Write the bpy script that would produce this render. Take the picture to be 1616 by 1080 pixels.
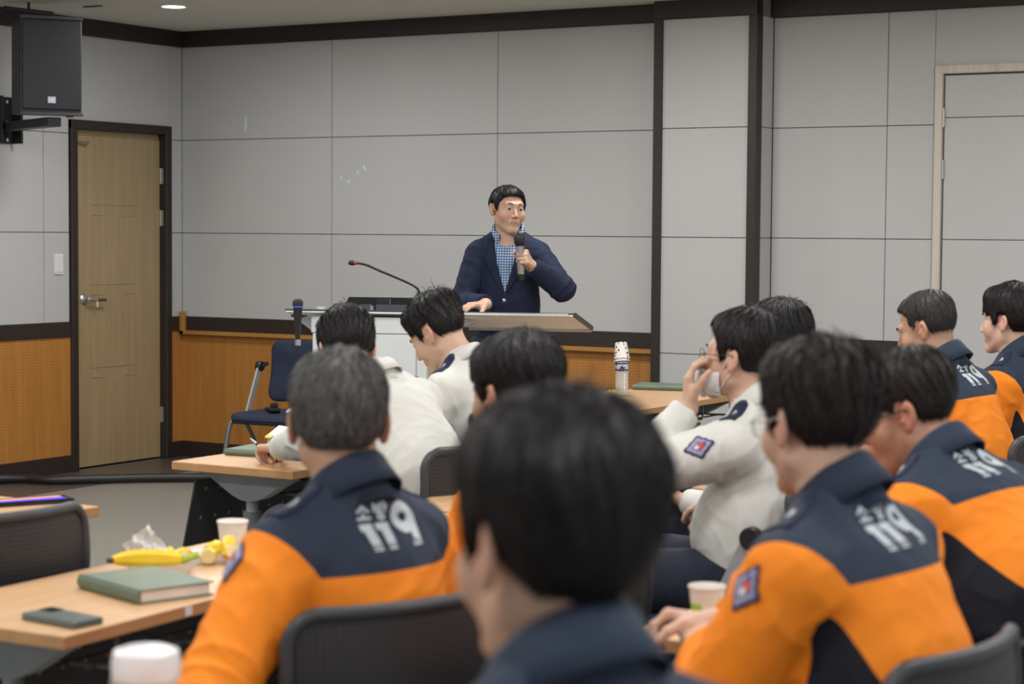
import bpy, bmesh, math, random
import numpy as np
from mathutils import Vector, Matrix
from mathutils.bvhtree import BVHTree

for o in list(bpy.data.objects): bpy.data.objects.remove(o)
S = bpy.context.scene
COL = S.collection
R = math.radians

# ------------------------------------------------------------------ camera
cam_d = bpy.data.cameras.new('camera'); cam = bpy.data.objects.new('camera', cam_d); COL.objects.link(cam)
S.camera = cam
cam_d.sensor_width = 36; cam_d.lens = 3136.0/1616*36
yaw, pit, rol = R(30.855), R(3.198), R(.415)
F_ = Vector((-math.sin(yaw)*math.cos(pit), math.cos(yaw)*math.cos(pit), -math.sin(pit)))
r_ = Vector((math.cos(yaw), math.sin(yaw), 0)); u_ = r_.cross(F_)
Rt = math.cos(rol)*r_+math.sin(rol)*u_; Up = -math.sin(rol)*r_+math.cos(rol)*u_
CAM = Vector((8.502, -10.029, 1.493))
M = Matrix((Rt, Up, -F_)).transposed().to_4x4(); M.translation = CAM
cam.matrix_world = M
cam_d.clip_start = .05; cam_d.clip_end = 100
cam_d.dof.use_dof = True; cam_d.dof.focus_distance = 8.6; cam_d.dof.aperture_fstop = 4.2

# ------------------------------------------------------------------ world, light, exposure
w = bpy.data.worlds.new('world'); S.world = w; w.use_nodes = True
w.node_tree.nodes['Background'].inputs[0].default_value = (.93, .97, 1.0, 1)
w.node_tree.nodes['Background'].inputs[1].default_value = .42
S.view_settings.view_transform = 'Standard'; S.view_settings.look = 'None'
S.view_settings.exposure = 0.27; S.view_settings.gamma = 1
CEIL = 2.765
for i, (lx, ly) in enumerate([(x, y) for x in (1.6, 3.9, 6.2, 8.5) for y in (-1.7, -4.1, -6.5, -8.9)]):
    ld = bpy.data.lights.new('ceiling_lamp_light', 'AREA'); ld.shape = 'DISK'; ld.size = .55; ld.energy = 24
    ld.color = (1.0, .985, .965)
    lo = bpy.data.objects.new('ceiling_lamp_light', ld); COL.objects.link(lo); lo.location = (lx, ly, CEIL-.02)

# ------------------------------------------------------------------ materials
def nmat(name):
    m = bpy.data.materials.new(name); m.use_nodes = True
    return m, m.node_tree.nodes, m.node_tree.links, m.node_tree.nodes['Principled BSDF']
def setp(b, **k):
    for kk, v in k.items():
        b.inputs[kk.replace('_', ' ')].default_value = v
def c4(c): return (c[0], c[1], c[2], 1)
def node(n, t, **k):
    x = n.new(t)
    for a, v in k.items(): setattr(x, a, v)
    return x
def math_(n, l, op, a, b=None, c=None):
    x = n.new('ShaderNodeMath'); x.operation = op
    for i, v in enumerate((a, b, c)):
        if v is None: continue
        if isinstance(v, (int, float)): x.inputs[i].default_value = v
        else: l.new(v, x.inputs[i])
    return x.outputs[0]
def mix_(n, l, f, a, b):
    x = n.new('ShaderNodeMix'); x.data_type = 'RGBA'
    for s, v in ((x.inputs[0], f), (x.inputs[6], a), (x.inputs[7], b)):
        if isinstance(v, (int, float)): s.default_value = v
        elif isinstance(v, tuple): s.default_value = c4(v)
        else: l.new(v, s)
    return x.outputs[2]
def noise_(n, l, scale, detail=3, rough=.5, vec=None, stretch=None):
    tc = n.new('ShaderNodeTexCoord'); v = vec or tc.outputs['Object']
    if stretch:
        mp = n.new('ShaderNodeMapping'); mp.inputs['Scale'].default_value = stretch; l.new(v, mp.inputs[0]); v = mp.outputs[0]
    x = n.new('ShaderNodeTexNoise'); x.inputs['Scale'].default_value = scale; x.inputs['Detail'].default_value = detail
    x.inputs['Roughness'].default_value = rough; l.new(v, x.inputs['Vector'])
    return x.outputs['Fac']
def ramp_(n, l, f, stops):
    x = n.new('ShaderNodeValToRGB'); e = x.color_ramp.elements
    while len(e) < len(stops): e.new(.5)
    for i, (p, c) in enumerate(stops): e[i].position = p; e[i].color = c4(c)
    l.new(f, x.inputs[0]); return x.outputs[0]
def bump_(n, l, b, h, strength=.3, dist=.002):
    x = n.new('ShaderNodeBump'); x.inputs['Strength'].default_value = strength; x.inputs['Distance'].default_value = dist
    l.new(h, x.inputs['Height']); l.new(x.outputs[0], b.inputs['Normal'])
def flat(name, c, rough=.5, metal=0., var=.06, bump=0., bs=200, spec=.5, coat=0.):
    m, n, l, b = nmat(name)
    f = noise_(n, l, 14, 4)
    lo = tuple(x*(1-var) for x in c); hi = tuple(min(1, x*(1+var)) for x in c)
    l.new(ramp_(n, l, f, [(.3, lo), (.7, hi)]), b.inputs['Base Color'])
    setp(b, Roughness=rough, Metallic=metal); b.inputs['Specular IOR Level'].default_value = spec
    b.inputs['Coat Weight'].default_value = coat
    if bump: bump_(n, l, b, noise_(n, l, bs, 2), bump, .001)
    return m
def dots_mask(n, l, pitch, rad, axes):
    tc = n.new('ShaderNodeTexCoord'); sp = n.new('ShaderNodeSeparateXYZ'); l.new(tc.outputs['Object'], sp.inputs[0])
    d = []
    for a in axes:
        q = math_(n, l, 'FRACT', math_(n, l, 'DIVIDE', sp.outputs[a], pitch)); q = math_(n, l, 'SUBTRACT', q, .5)
        d.append(math_(n, l, 'MULTIPLY', q, q))
    rr = math_(n, l, 'SQRT', math_(n, l, 'ADD', d[0], d[1]))
    return math_(n, l, 'LESS_THAN', rr, rad/pitch)
def wall_panel(name, axes, col=(.505, .512, .508)):
    m, n, l, b = nmat(name)
    f = noise_(n, l, 1.2, 3); f2 = noise_(n, l, 260, 2)
    base = ramp_(n, l, f, [(.3, tuple(x*.97 for x in col)), (.7, tuple(x*1.03 for x in col))])
    sp = mix_(n, l, math_(n, l, 'MULTIPLY', f2, .22), base, tuple(x*.72 for x in col))
    d = dots_mask(n, l, .03, .0022, axes)
    c = mix_(n, l, math_(n, l, 'MULTIPLY', d, .26), sp, (.12, .11, .1))
    l.new(c, b.inputs['Base Color']); setp(b, Roughness=.85); b.inputs['Specular IOR Level'].default_value = .25
    bump_(n, l, b, f2, .25, .0008)
    return m
def perf_wood(name, axes):
    m, n, l, b = nmat(name)
    st = (1, 1, .06)
    f = noise_(n, l, 22, 5, .6, stretch=st); g = noise_(n, l, 3.2, 2, stretch=(1, 1, .03))
    base = ramp_(n, l, f, [(.3, (.37, .15, .028)), (.7, (.50, .22, .045))])
    base = mix_(n, l, math_(n, l, 'MULTIPLY', g, .35), base, (.56, .26, .06))
    d = dots_mask(n, l, .0165, .0028, axes)
    l.new(mix_(n, l, math_(n, l, 'MULTIPLY', d, .8), base, (.05, .022, .008)), b.inputs['Base Color']); setp(b, Roughness=.5)
    return m
def wood(name, a, b_, stretch, scale=18, rough=.42, coat=0):
    m, n, l, b = nmat(name)
    f = noise_(n, l, scale, 6, .6, stretch=stretch)
    l.new(ramp_(n, l, f, [(.28, a), (.72, b_)]), b.inputs['Base Color']); setp(b, Roughness=rough)
    b.inputs['Coat Weight'].default_value = coat; b.inputs['Coat Roughness'].default_value = .3
    bump_(n, l, b, f, .06, .0006)
    return m
MAT = {}
MAT['wall_y'] = wall_panel('grey_wall_panel_back', (0, 2))
MAT['wall_x'] = wall_panel('grey_wall_panel_side', (1, 2))
MAT['perf_y'] = perf_wood('perforated_wood_back', (0, 2))
MAT['perf_x'] = perf_wood('perforated_wood_side', (1, 2))
MAT['dark_trim'] = wood('dark_walnut_trim', (.018, .013, .011), (.032, .023, .019), (1, 1, 6), 20, .5)
MAT['gold_wood'] = wood('golden_wood_moulding', (.36, .17, .035), (.46, .23, .06), (.1, 1, 1), 20, .4)
MAT['door_wood'] = wood('pale_oak_door', (.32, .235, .125), (.40, .30, .17), (1, 1, .05), 26, .45)
MAT['door_frame_light'] = wood('whitewashed_wood_frame', (.50, .46, .39), (.62, .57, .49), (1, 1, .05), 30, .5)
MAT['table_wood'] = wood('beech_laminate', (.56, .335, .165), (.66, .415, .22), (1, .05, 1), 22, .38, .15)
MAT['table_edge'] = wood('beech_edge_band', (.44, .235, .10), (.53, .30, .14), (1, .05, 1), 22, .42)
MAT['seam'] = flat('panel_seam_backing', (.20, .195, .185), .9)  # grey wall backing, seen as dark joints between the panels
MAT['ceiling'] = flat('ceiling_paint', (.66, .66, .60), .9, var=.02)
MAT['plastic_black'] = flat('black_plastic', (.014, .014, .016), .42, var=.15, bump=.1)
MAT['plastic_char'] = flat('charcoal_plastic', (.035, .038, .045), .45)
MAT['steel_grey'] = flat('grey_painted_steel', (.15, .165, .175), .38, .3)
MAT['steel_light'] = flat('light_grey_painted_bracket', (.27, .31, .33), .4, .1)
MAT['steel_dark'] = flat('dark_painted_steel', (.03, .032, .036), .45)
MAT['silver'] = flat('brushed_silver', (.55, .57, .6), .3, .9)
MAT['alu'] = flat('satin_aluminium', (.50, .52, .53), .42, .5)
MAT['white_plastic'] = flat('white_plastic', (.74, .75, .74), .4)
MAT['podium_white'] = flat('white_lacquer', (.66, .70, .71), .35, var=.02)
MAT['navy_fabric'] = flat('navy_seat_fabric', (.012, .019, .045), .85, bump=.5, bs=700)
MAT['screen_black'] = flat('gloss_black', (.008, .009, .012), .12)
MAT['paper_cup'] = flat('paper_cup_white', (.80, .77, .72), .55, var=.03)
MAT['green_cover'] = flat('sage_green_leatherette', (.125, .175, .125), .45, var=.05, bump=.2, bs=500)
MAT['paper'] = flat('paper_white', (.78, .77, .74), .7)
MAT['phone_green'] = flat('grey_green_phone_case', (.09, .125, .12), .35, coat=.3)
MAT['banana'] = flat('banana_peel', (.80, .56, .03), .4, var=.12)
MAT['banana_green'] = flat('banana_green_stem', (.35, .45, .04), .5)
MAT['banana_brown'] = flat('banana_brown_tip', (.07, .045, .02), .7)
MAT['banana_flesh'] = flat('banana_flesh', (.85, .72, .36), .5, var=.1)
MAT['hinge'] = flat('hinge_steel', (.45, .43, .4), .35, .9)
def glass(name, col=(1, 1, 1), rough=.05, alpha=.3):
    m, n, l, b = nmat(name); setp(b, Roughness=rough, Alpha=alpha); b.inputs['Base Color'].default_value = c4(col)
    b.inputs['Specular IOR Level'].default_value = .7
    f = noise_(n, l, 30, 2); l.new(ramp_(n, l, f, [(.3, tuple(x*.95 for x in col)), (.7, col)]), b.inputs['Base Color'])
    return m
MAT['clear'] = glass('clear_plastic', (.85, .86, .87), .15, .55)
MAT['lens'] = glass('spectacle_lens', (.8, .85, .9), .03, .15)
MAT['water_bottle'] = glass('bottle_plastic', (.82, .88, .9), .08, .5)
def emit(name, c, s):
    m, n, l, b = nmat(name); b.inputs['Emission Color'].default_value = c4(c); b.inputs['Emission Strength'].default_value = s
    b.inputs['Base Color'].default_value = c4(c); return m
MAT['lamp'] = emit('lamp_diffuser', (1, .98, .95), 6)
MAT['floor'] = None
def floor_mat():
    m, n, l, b = nmat('speckled_floor')
    f = noise_(n, l, 130, 3, .75); g = noise_(n, l, 1.3, 3)
    c = ramp_(n, l, f, [(.3, (.17, .16, .14)), (.52, (.27, .26, .235)), (.75, (.40, .385, .35))])
    c = mix_(n, l, math_(n, l, 'MULTIPLY', g, .25), c, (.22, .21, .19))
    l.new(c, b.inputs['Base Color']); setp(b, Roughness=.38); return m
MAT['floor'] = floor_mat()
MAT['floor_border'] = wood('dark_vinyl_border', (.075, .062, .052), (.11, .092, .078), (.2, 1, 1), 12, .35)
def mesh_fab():
    m, n, l, b = nmat('perforated_mesh_back')
    d = dots_mask(n, l, .011, .0032, (0, 2))
    l.new(mix_(n, l, d, (.024, .024, .028), (.004, .004, .005)), b.inputs['Base Color']); setp(b, Roughness=.5)
    bump_(n, l, b, d, -.6, .002)
    return m
MAT['mesh_back'] = mesh_fab()
def grille():
    m, n, l, b = nmat('speaker_grille')
    d = dots_mask(n, l, .011, .0036, (0, 2))
    l.new(mix_(n, l, d, (.014, .015, .018), (.001, .001, .002)), b.inputs['Base Color']); setp(b, Roughness=.35)
    bump_(n, l, b, d, -.8, .003); return m
MAT['grille'] = grille()
def tablet_scr():
    m, n, l, b = nmat('lit_phone_screen')
    tc = n.new('ShaderNodeTexCoord'); sp = n.new('ShaderNodeSeparateXYZ'); l.new(tc.outputs['Object'], sp.inputs[0])
    t = math_(n, l, 'ADD', math_(n, l, 'MULTIPLY', sp.outputs[0], 14), .5)
    t = math_(n, l, 'ADD', t, math_(n, l, 'MULTIPLY', sp.outputs[1], 1.2))
    c = ramp_(n, l, t, [(.1, (.05, .03, .03)), (.35, (1, .35, .02)), (.55, (.35, .05, .5)), (.75, (.02, .04, .9))])
    l.new(c, b.inputs['Base Color']); l.new(c, b.inputs['Emission Color']); b.inputs['Emission Strength'].default_value = .6; setp(b, Roughness=.1)
    return m
MAT['tablet'] = tablet_scr()

# ------------------------------------------------------------------ mesh helpers
class MB:
    def __init__(s): s.bm = bmesh.new()
    def xf(s, vs, m):
        if m is not None: bmesh.ops.transform(s.bm, matrix=m, verts=vs)
    def box(s, lo, hi, bev=0, m=None, seg=1):
        t = bmesh.new(); bmesh.ops.create_cube(t, size=1)
        sz = [hi[i]-lo[i] for i in range(3)]; ce = [(hi[i]+lo[i])/2 for i in range(3)]
        for v in t.verts: v.co = Vector([v.co[i]*sz[i]+ce[i] for i in range(3)])
        if bev: bmesh.ops.bevel(t, geom=list(t.edges), offset=min(bev, min(sz)*.45), segments=seg, profile=.7, affect='EDGES')
        s.merge(t, m); return s
    def merge(s, t, m=None):
        if m is not None: bmesh.ops.transform(t, matrix=m, verts=t.verts)
        me = bpy.data.meshes.new('tmp'); t.to_mesh(me); t.free(); s.bm.from_mesh(me); bpy.data.meshes.remove(me)
    def grid(s, rows, closed_u=False, cap=False):
        vs = [[s.bm.verts.new(p) for p in r] for r in rows]
        n = len(rows[0])
        for i in range(len(rows)-1):
            for j in range(n if closed_u else n-1):
                a, b, c, d = vs[i][j], vs[i][(j+1) % n], vs[i+1][(j+1) % n], vs[i+1][j]
                try: s.bm.faces.new((a, b, c, d))
                except ValueError: pass
        if cap:
            for r in (vs[0][::-1], vs[-1]):
                try: s.bm.faces.new(r)
                except ValueError: pass
        return s
    def lathe(s, prof, seg=24, c=(0, 0, 0), m=None):
        t = MB(); rows = [[(r*math.cos(2*math.pi*j/seg), r*math.sin(2*math.pi*j/seg), z) for j in range(seg)] for r, z in prof]
        t.grid(rows, True, True)
        bmesh.ops.translate(t.bm, vec=c, verts=t.bm.verts); s.merge(t.bm, m); return s
    def tube(s, pts, r, seg=10, closed=False):
        pts = [Vector(p) for p in pts]; rs = r if isinstance(r, (list, tuple)) else [r]*len(pts)
        rows = []; up = None
        for i, p in enumerate(pts):
            a = pts[(i-1) % len(pts)] if (i > 0 or closed) else p; b = pts[(i+1) % len(pts)] if (i < len(pts)-1 or closed) else p
            t = (b-a).normalized()
            if up is None: up = t.orthogonal().normalized()
            up = (up-t*up.dot(t)).normalized(); v = t.cross(up)
            rows.append([p+rs[i]*(up*math.cos(2*math.pi*k/seg)+v*math.sin(2*math.pi*k/seg)) for k in range(seg)])
        if closed: rows.append(rows[0])
        s.grid(rows, True, not closed)
        if closed: bmesh.ops.remove_doubles(s.bm, verts=s.bm.verts, dist=1e-6)
        return s
    def build(s, name, mat, parent=None, smooth=False, loc=None, rz=0, rot=None):
        bmesh.ops.recalc_face_normals(s.bm, faces=s.bm.faces)
        me = bpy.data.meshes.new(name); s.bm.to_mesh(me); s.bm.free()
        mats = mat if isinstance(mat, (list, tuple)) else [mat]
        for mm in mats: me.materials.append(MAT[mm] if isinstance(mm, str) else mm)
        if smooth:
            for p in me.polygons: p.use_smooth = True
            if smooth == 'auto': me.set_sharp_from_angle(angle=R(40))
        o = bpy.data.objects.new(name, me); COL.objects.link(o)
        if parent is not None: o.parent = parent
        if loc is not None: o.location = loc
        if rot is not None: o.rotation_euler = rot
        elif rz: o.rotation_euler.z = rz
        return o
def tag(o, label=None, cat=None, group=None, kind=None):
    if label: o['label'] = label
    if cat: o['category'] = cat
    if group: o['group'] = group
    if kind: o['kind'] = kind
    return o
def empty(name, loc=(0, 0, 0), rz=0):
    o = bpy.data.objects.new(name, None); COL.objects.link(o); o.location = loc; o.rotation_euler.z = rz; o.empty_display_size = .1
    return o
def dup(root, loc, rz=0):
    def cp(o, par):
        c = o.copy(); COL.objects.link(c)
        if par is not None: c.parent = par
        for ch in [x for x in bpy.data.objects if x.parent == o and x != c]: cp(ch, c)
        return c
    r = cp(root, None); r.location = loc; r.rotation_euler.z = rz
    return r
def smooth_path(pts, n=6):
    pts = [Vector(p) for p in pts]; out = []
    P = [pts[0]]+pts+[pts[-1]]
    for i in range(1, len(P)-2):
        for k in range(n):
            t = k/n; a, b, c, d = P[i-1], P[i], P[i+1], P[i+2]
            out.append(.5*((2*b)+(c-a)*t+(2*a-5*b+4*c-d)*t*t+(3*b-a-3*c+d)*t**3))
    out.append(pts[-1]); return out
# ------------------------------------------------------------------ setting
def struct(name, mb, mat, parent=None, **k):
    o = mb.build(name, mat, parent, **k)
    if parent is None: o['kind'] = 'structure'
    return o
struct('floor', MB().box((-.3, -13, -.05), (9.6, .3, 0)), 'floor')
t = struct('trim_1', MB().box((0.0, -13, 0), (.55, 0, .003)).box((.55, -.5, 0), (9.5, 0, .003)), 'floor_border')
struct('ceiling', MB().box((-.3, -13, CEIL), (9.8, .4, CEIL+.05)), 'ceiling')
G = .0022
def panels(cols, rows, axis, at, depth=.018, sgn=1):
    m = MB()
    for a0, a1 in cols:
        for z0, z1 in rows:
            if axis == 'y': m.box((a0+G, at, z0+G), (a1-G, at+depth, z1-G), .0012)
            else: m.box((at-depth, a0+G, z0+G), (at, a1-G, z1-G), .0012)
    return m
LV = [.92, 1.465, 2.065, 2.665]
ROWS = list(zip(LV[:-1], LV[1:]))
wb = struct('wall_back', MB().box((-.12, .016, 0), (4.0, .14, CEIL)), 'seam')
panels([(0, 1.2), (1.2, 2.4), (2.4, 3.49)], ROWS, 'y', 0).build('wall_panel', 'wall_y', wb)
MB().box((0, 0, .10), (3.49, .016, .83)).build('perforated_panel', 'perf_y', wb)
struct('trim_2', MB().box((0, -.012, .83), (3.49, .012, .92), .002), 'dark_trim')
struct('trim_3', MB().box((0, -.028, 2.665), (3.49, .016, CEIL), .003), 'dark_trim')
struct('baseboard_back', MB().box((0, -.014, 0), (3.49, .012, .107), .002), 'dark_trim')
# thin golden ledge rail over the lower panel
rail = MB().box((.012, -.045, .806), (3.489, -.012, .832), .003).build('wall_rail', 'gold_wood')
MB().box((.012, -.045, .806), (.045, -.012, .955), .003).build('end_post', 'gold_wood', rail)
tag(rail, 'thin golden wood rail running along the back wall under the dark band', 'rail')
# pillar, standing forward of the wall
p = struct('wall_pillar', MB().box((3.495, -.10, 0), (4.105, .14, CEIL)), 'seam')
panels([(3.54, 4.062)], [(.22, .82), (.82, 1.465)]+ROWS[1:], 'y', -.12).build('wall_panel', 'wall_y', p)
struct('trim_4', MB().box((3.49, -.135, 0), (3.543, .0, CEIL), .003), 'dark_trim')
struct('trim_5', MB().box((4.06, -.135, 0), (4.112, -.06, CEIL), .003), 'dark_trim')
struct('trim_6', MB().box((3.49, -.14, 2.665), (4.112, -.118, CEIL), .003), 'dark_trim')
m = MB()
for z0, z1 in [(.1, .92)]+ROWS: m.box((4.09, -.058, z0+G), (4.113, .078, z1-G), .001)
m.build('side_panel', 'wall_x', p)
# recessed wall to the right
wr = struct('wall_right', MB().box((4.0, .096, 0), (9.6, .2, CEIL)), 'seam')
panels([(4.115, 4.771), (4.771, 5.03)], ROWS, 'y', .08).build('wall_panel', 'wall_y', wr)
m = panels([(6.04, 7.2), (7.2, 8.4), (8.4, 9.6)], ROWS, 'y', .08)
m.box((5.03, .08, 2.373), (6.04, .098, 2.663), .001); m.build('wall_panel', 'wall_y', wr)
MB().box((4.115, .08, .10), (5.03, .098, .83)).box((6.04, .08, .10), (9.6, .098, .83)).build('perforated_panel', 'perf_y', wr)
struct('trim_7', MB().box((4.113, .066, .83), (5.03, .09, .92), .002).box((6.04, .066, .83), (9.6, .09, .92), .002), 'dark_trim')
struct('trim_8', MB().box((4.113, .05, 2.665), (9.6, .09, CEIL), .003), 'dark_trim')
struct('baseboard_right', MB().box((4.113, .066, 0), (5.03, .09, .107), .002).box((6.04, .066, 0), (9.6, .09, .107), .002), 'dark_trim')
# door in the recessed wall, faced like the wall
d2 = empty('door_2', (5.035, .08, 0)); d2['kind'] = 'structure'
MB().box((0, -.02, 0), (.043, .02, 2.372), .003).box((.957, -.02, 0), (1.0, .02, 2.372), .003).box((0, -.021, 2.328), (1.0, .02, 2.372), .003).build('door_frame', 'door_frame_light', d2)
MB().box((.052, -.004, .01), (.948, .02, 1.463), .001).box((.052, -.004, 1.467), (.948, .02, 2.098), .001).box((.052, -.004, 2.102), (.948, .02, 2.318), .001).build('door_leaf', 'wall_y', d2)
for z in (.35, 1.83, 2.10):
    MB().lathe([(.006, z-.05), (.006, z+.05)], 10, (.048, -.012, 0)).box((.04, -.013, z-.045), (.056, -.006, z+.045), .001).build('hinge', 'hinge', d2)
# left wall, with the doorway from y=-1.04 to y=-.12
wl = struct('wall_left', MB().box((-.14, -13, 0), (-.016, -1.0, CEIL)).box((-.14, -1.0, 2.13), (-.016, -.16, CEIL)).box((-.14, -.16, 0), (-.016, .12, CEIL)).box((-.2, -1.1, 0), (-.15, 0, 2.2)), 'seam')
m = panels([(-1.26, -1.045)]+[(-1.26-1.2*(k+1), -1.26-1.2*k) for k in range(9)], ROWS, 'x', 0)
for z0, z1 in ROWS: m.box((-.018, -.118, z0+G), (0, -.001, z1-G), .001)
m.box((-.018, -1.04, 2.15), (0, -.12, 2.663), .001)
m.build('wall_panel', 'wall_x', wl)
MB().box((-.018, -13, .10), (0, -1.04, .83)).box((-.018, -.12, .1), (0, 0, .83)).build('perforated_panel', 'perf_x', wl)
struct('trim_9', MB().box((-.012, -13, .83), (.012, -1.04, .92), .002).box((-.012, -.12, .83), (.012, 0, .92), .002), 'dark_trim')
struct('trim_10', MB().box((-.016, -13, 2.665), (.028, -.028, CEIL), .003), 'dark_trim')
struct('baseboard_left', MB().box((-.012, -13, 0), (.014, -1.04, .107), .002).box((-.012, -.12, 0), (.014, -.014, .107), .002), 'dark_trim')
d1 = empty('door_1', (0, -1.04, 0)); d1['kind'] = 'structure'
MB().box((-.12, 0, 0), (.02, .055, 2.15), .003).box((-.12, .865, 0), (.02, .92, 2.15), .003).box((-.121, 0, 2.095), (.021, .92, 2.15), .003).build('door_frame', 'dark_trim', d1)
leaf = MB()
Y0, Y1, Z0, Z1 = .058, .862, .015, 2.06
XF = -.035
leaf.box((XF-.035, Y0, Z0), (XF-.004, Y1, Z1))
GV = [.22, .63]; g = .0035
zs = [(.56, .62), (1.075, 1.135), (1.57, 1.63)]     # lower / upper groove of each handle-like inset
leaf.box((XF-.006, Y0, Z0), (XF, GV[0]-g, Z1), .002).box((XF-.006, GV[1]+g, Z0), (XF, Y1, Z1), .002)
prev = Z0
def inset(z0, z1):
    leaf.box((XF-.006, GV[0]+g, z0), (XF, .345, z1), .002)
    leaf.box((XF-.006, .515, z0), (XF, GV[1]-g, z1), .002)
for z0, z1 in zs:
    leaf.box((XF-.006, GV[0]+g, prev), (XF, GV[1]-g, z0-g), .002)
    inset(z0, z1-.002)
    leaf.box((XF-.006, .345, z0+.006), (XF-.005, .515, z1-.006))
    prev = z1+g
leaf.box((XF-.006, GV[0]+g, prev), (XF, GV[1]-g, Z1), .002)
lf = leaf.build('door_leaf', 'door_wood', d1)
MB().box((XF-.03, Y0, Z1+.002), (XF-.01, Y1, 2.094)).build('head_rebate', 'door_wood', d1)
for z in (.29, 1.56, 1.83): MB().box((-.036, .862, z-.05), (-.01, .868, z+.05), .001).lathe([(.007, z-.05), (.007, z+.05)], 10, (-.03, .866, 0)).build('hinge', 'hinge', d1)
hx = Matrix.Translation((XF, .155, 1.055)) @ Matrix.Rotation(R(90), 4, 'Y')
h = MB().lathe([(.001, 0), (.034, 0), (.034, .006), (.026, .014), (.012, .018), (.011, .045), (.001, .047)], 24, m=hx)
h.tube([(XF+.045, .155, 1.055), (XF+.05, .20, 1.05), (XF+.05, .225, 1.05)], [.012, .0105, .009], 12)
hd = h.build('door_handle', 'silver', d1, smooth='auto')
MB().tube([(XF+.05, .225, 1.05), (XF+.05, .30, 1.048)], .0095, 12).build('wooden_grip', wood('handle_wood', (.10, .035, .02), (.16, .06, .03), (1, 1, 1)), hd, smooth='auto')
MB().box((XF+.056, .21, 1.005), (XF+.058, .222, 1.04)).build('key_tag', 'white_plastic', hd)
m = MB().lathe([(.001, 0), (.014, 0), (.012, .02), (.001, .022)], 14, m=Matrix.Translation((XF, .085, 2.02)) @ Matrix.Rotation(R(90), 4, 'Y'))
m.tube([(XF+.018, .085, 2.02), (XF+.03, .13, 2.012), (XF+.03, .17, 2.012)], [.006, .006, .010], 8)
m.build('door_guard', 'hinge', d1, smooth='auto')

# light switch on the left wall
sw = MB().box((0, -1.178, 1.212), (.01, -1.105, 1.335), .004, seg=2).build('light_switch', 'white_plastic')
tag(sw, 'white light switch plate on the wall left of the oak door', 'switch')
MB().box((.009, -1.170, 1.225), (.014, -1.113, 1.327), .002).build('rocker', 'white_plastic', sw)
# downlight and ceiling vents
dl = MB().lathe([(.085, 0), (.085, -.006), (.068, -.008), (.066, 0)], 40, (.962, -1.205, CEIL)).build('recessed_downlight', 'white_plastic', smooth='auto')
tag(dl, 'round lit downlight in the ceiling above the oak door', 'lamp')
MB().lathe([(.001, -.004), (.066, -.004), (.066, -.001), (.001, -.001)], 32, (.962, -1.205, CEIL)).build('diffuser', 'lamp', dl)
v = MB().box((.47, -1.425, CEIL-.006), (.60, -1.395, CEIL), .002).build('ceiling_slot', 'plastic_black')
tag(v, 'short black slot in the ceiling between speaker and downlight', 'vent')
v = MB()
v.box((-.14, -.018, 0), (.14, .018, .012), .003, m=Matrix.Rotation(R(6), 4, 'Y'))
v = v.build('ceiling_bracket', 'plastic_black', loc=(.34, -1.72, CEIL-.05), rz=R(35))
MB().tube([(0, 0, .0), (0, 0, .048)], .008).build('stem', 'plastic_black', v)
tag(v, 'flat black bracket hanging from the ceiling above the loudspeaker', 'bracket')
# marks on the wall: scuffs
def scuff(x, z, w_, h_, seed, ang=0):
    rnd = random.Random(seed); m = MB(); n = 14
    ring = [(w_/2*math.cos(2*math.pi*k/n)*rnd.uniform(.6, 1.2), 0, h_/2*math.sin(2*math.pi*k/n)*rnd.uniform(.7, 1.15)) for k in range(n)]
    vs = [m.bm.verts.new(Matrix.Rotation(ang, 3, 'Y') @ Vector(p)+Vector((x, -.0012, z))) for p in ring]; m.bm.faces.new(vs); return m
sc = flat('plaster_scuff', (.66, .70, .68), .8)
for i, (x, z, a, b, g_) in enumerate([(.526, 2.165, .018, .11, .05), (1.40, 1.845, .02, .02, .3), (1.45, 1.872, .05, .018, 1.0), (1.33, 1.79, .018, .03, 1.0), (1.27, 1.815, .03, .012, .9)]):
    o = scuff(x, z, a, b, i, g_).build('wall_scuff', sc, wb)

# black loudspeaker on its wall bracket
sp = empty('wall_loudspeaker', (.61, -1.86, 2.115), R(54))
tag(sp, 'black wall-mounted loudspeaker with perforated grille left of the oak door', 'loudspeaker')
tm = Matrix.Rotation(R(2), 4, 'X')
MB().box((-.168, -.13, 0), (.168, .16, .535), .012, tm, 2).build('cabinet', 'plastic_black', sp)
MB().box((-.155, -.142, .03), (.165, -.128, .515), .006, tm, 2).build('grille', 'grille', sp)
MB().box((-.172, -.148, -.004), (.172, -.12, .014), .004, tm).build('lower_rim', 'plastic_char', sp)
MB().box((-.172, -.148, .518), (.172, -.12, .538), .004, tm).build('upper_rim', 'plastic_char', sp)
MB().box((-.022, -.1475, .063), (.022, -.142, .099), .001, tm).build('badge', flat('grey_lilac_badge', (.36, .36, .46), .4), sp)
bl = MB()
for pts in [[(-.014, 0, .070), (-.014, 0, .090), (-.004, 0, .090), (-.004, 0, .070), (-.014, 0, .070)], [(.002, 0, .070), (.002, 0, .091), (.007, 0, .083), (.013, 0, .091)]]:
    bl.tube([tm @ Vector((a, -.1485, z)) for a, _, z in pts], .0014, 6)
bl.build('badge_letters', 'paper', sp)
MB().box((.09, -.1, -.012), (.13, -.06, .002), .003).build('rubber_foot', 'plastic_black', sp)
br = empty('speaker_bracket', (0, -1.60, 2.0)); tag(br, 'black steel wall bracket with silver bolts holding the loudspeaker', 'bracket')
MB().box((0, -.09, -.02), (.014, .09, .25), .002).box((.014, -.085, -.02), (.09, -.068, .25), .002).box((.014, .068, -.02), (.09, .085, .25), .002).build('wall_plate', 'plastic_black', br)
MB().box((.0, -.04, .05), (.72, .04, .10), .004, Matrix.Translation((.04, 0, 0)) @ Matrix.Rotation(R(-24), 4, 'Z')).build('arm', 'plastic_black', br)
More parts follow.
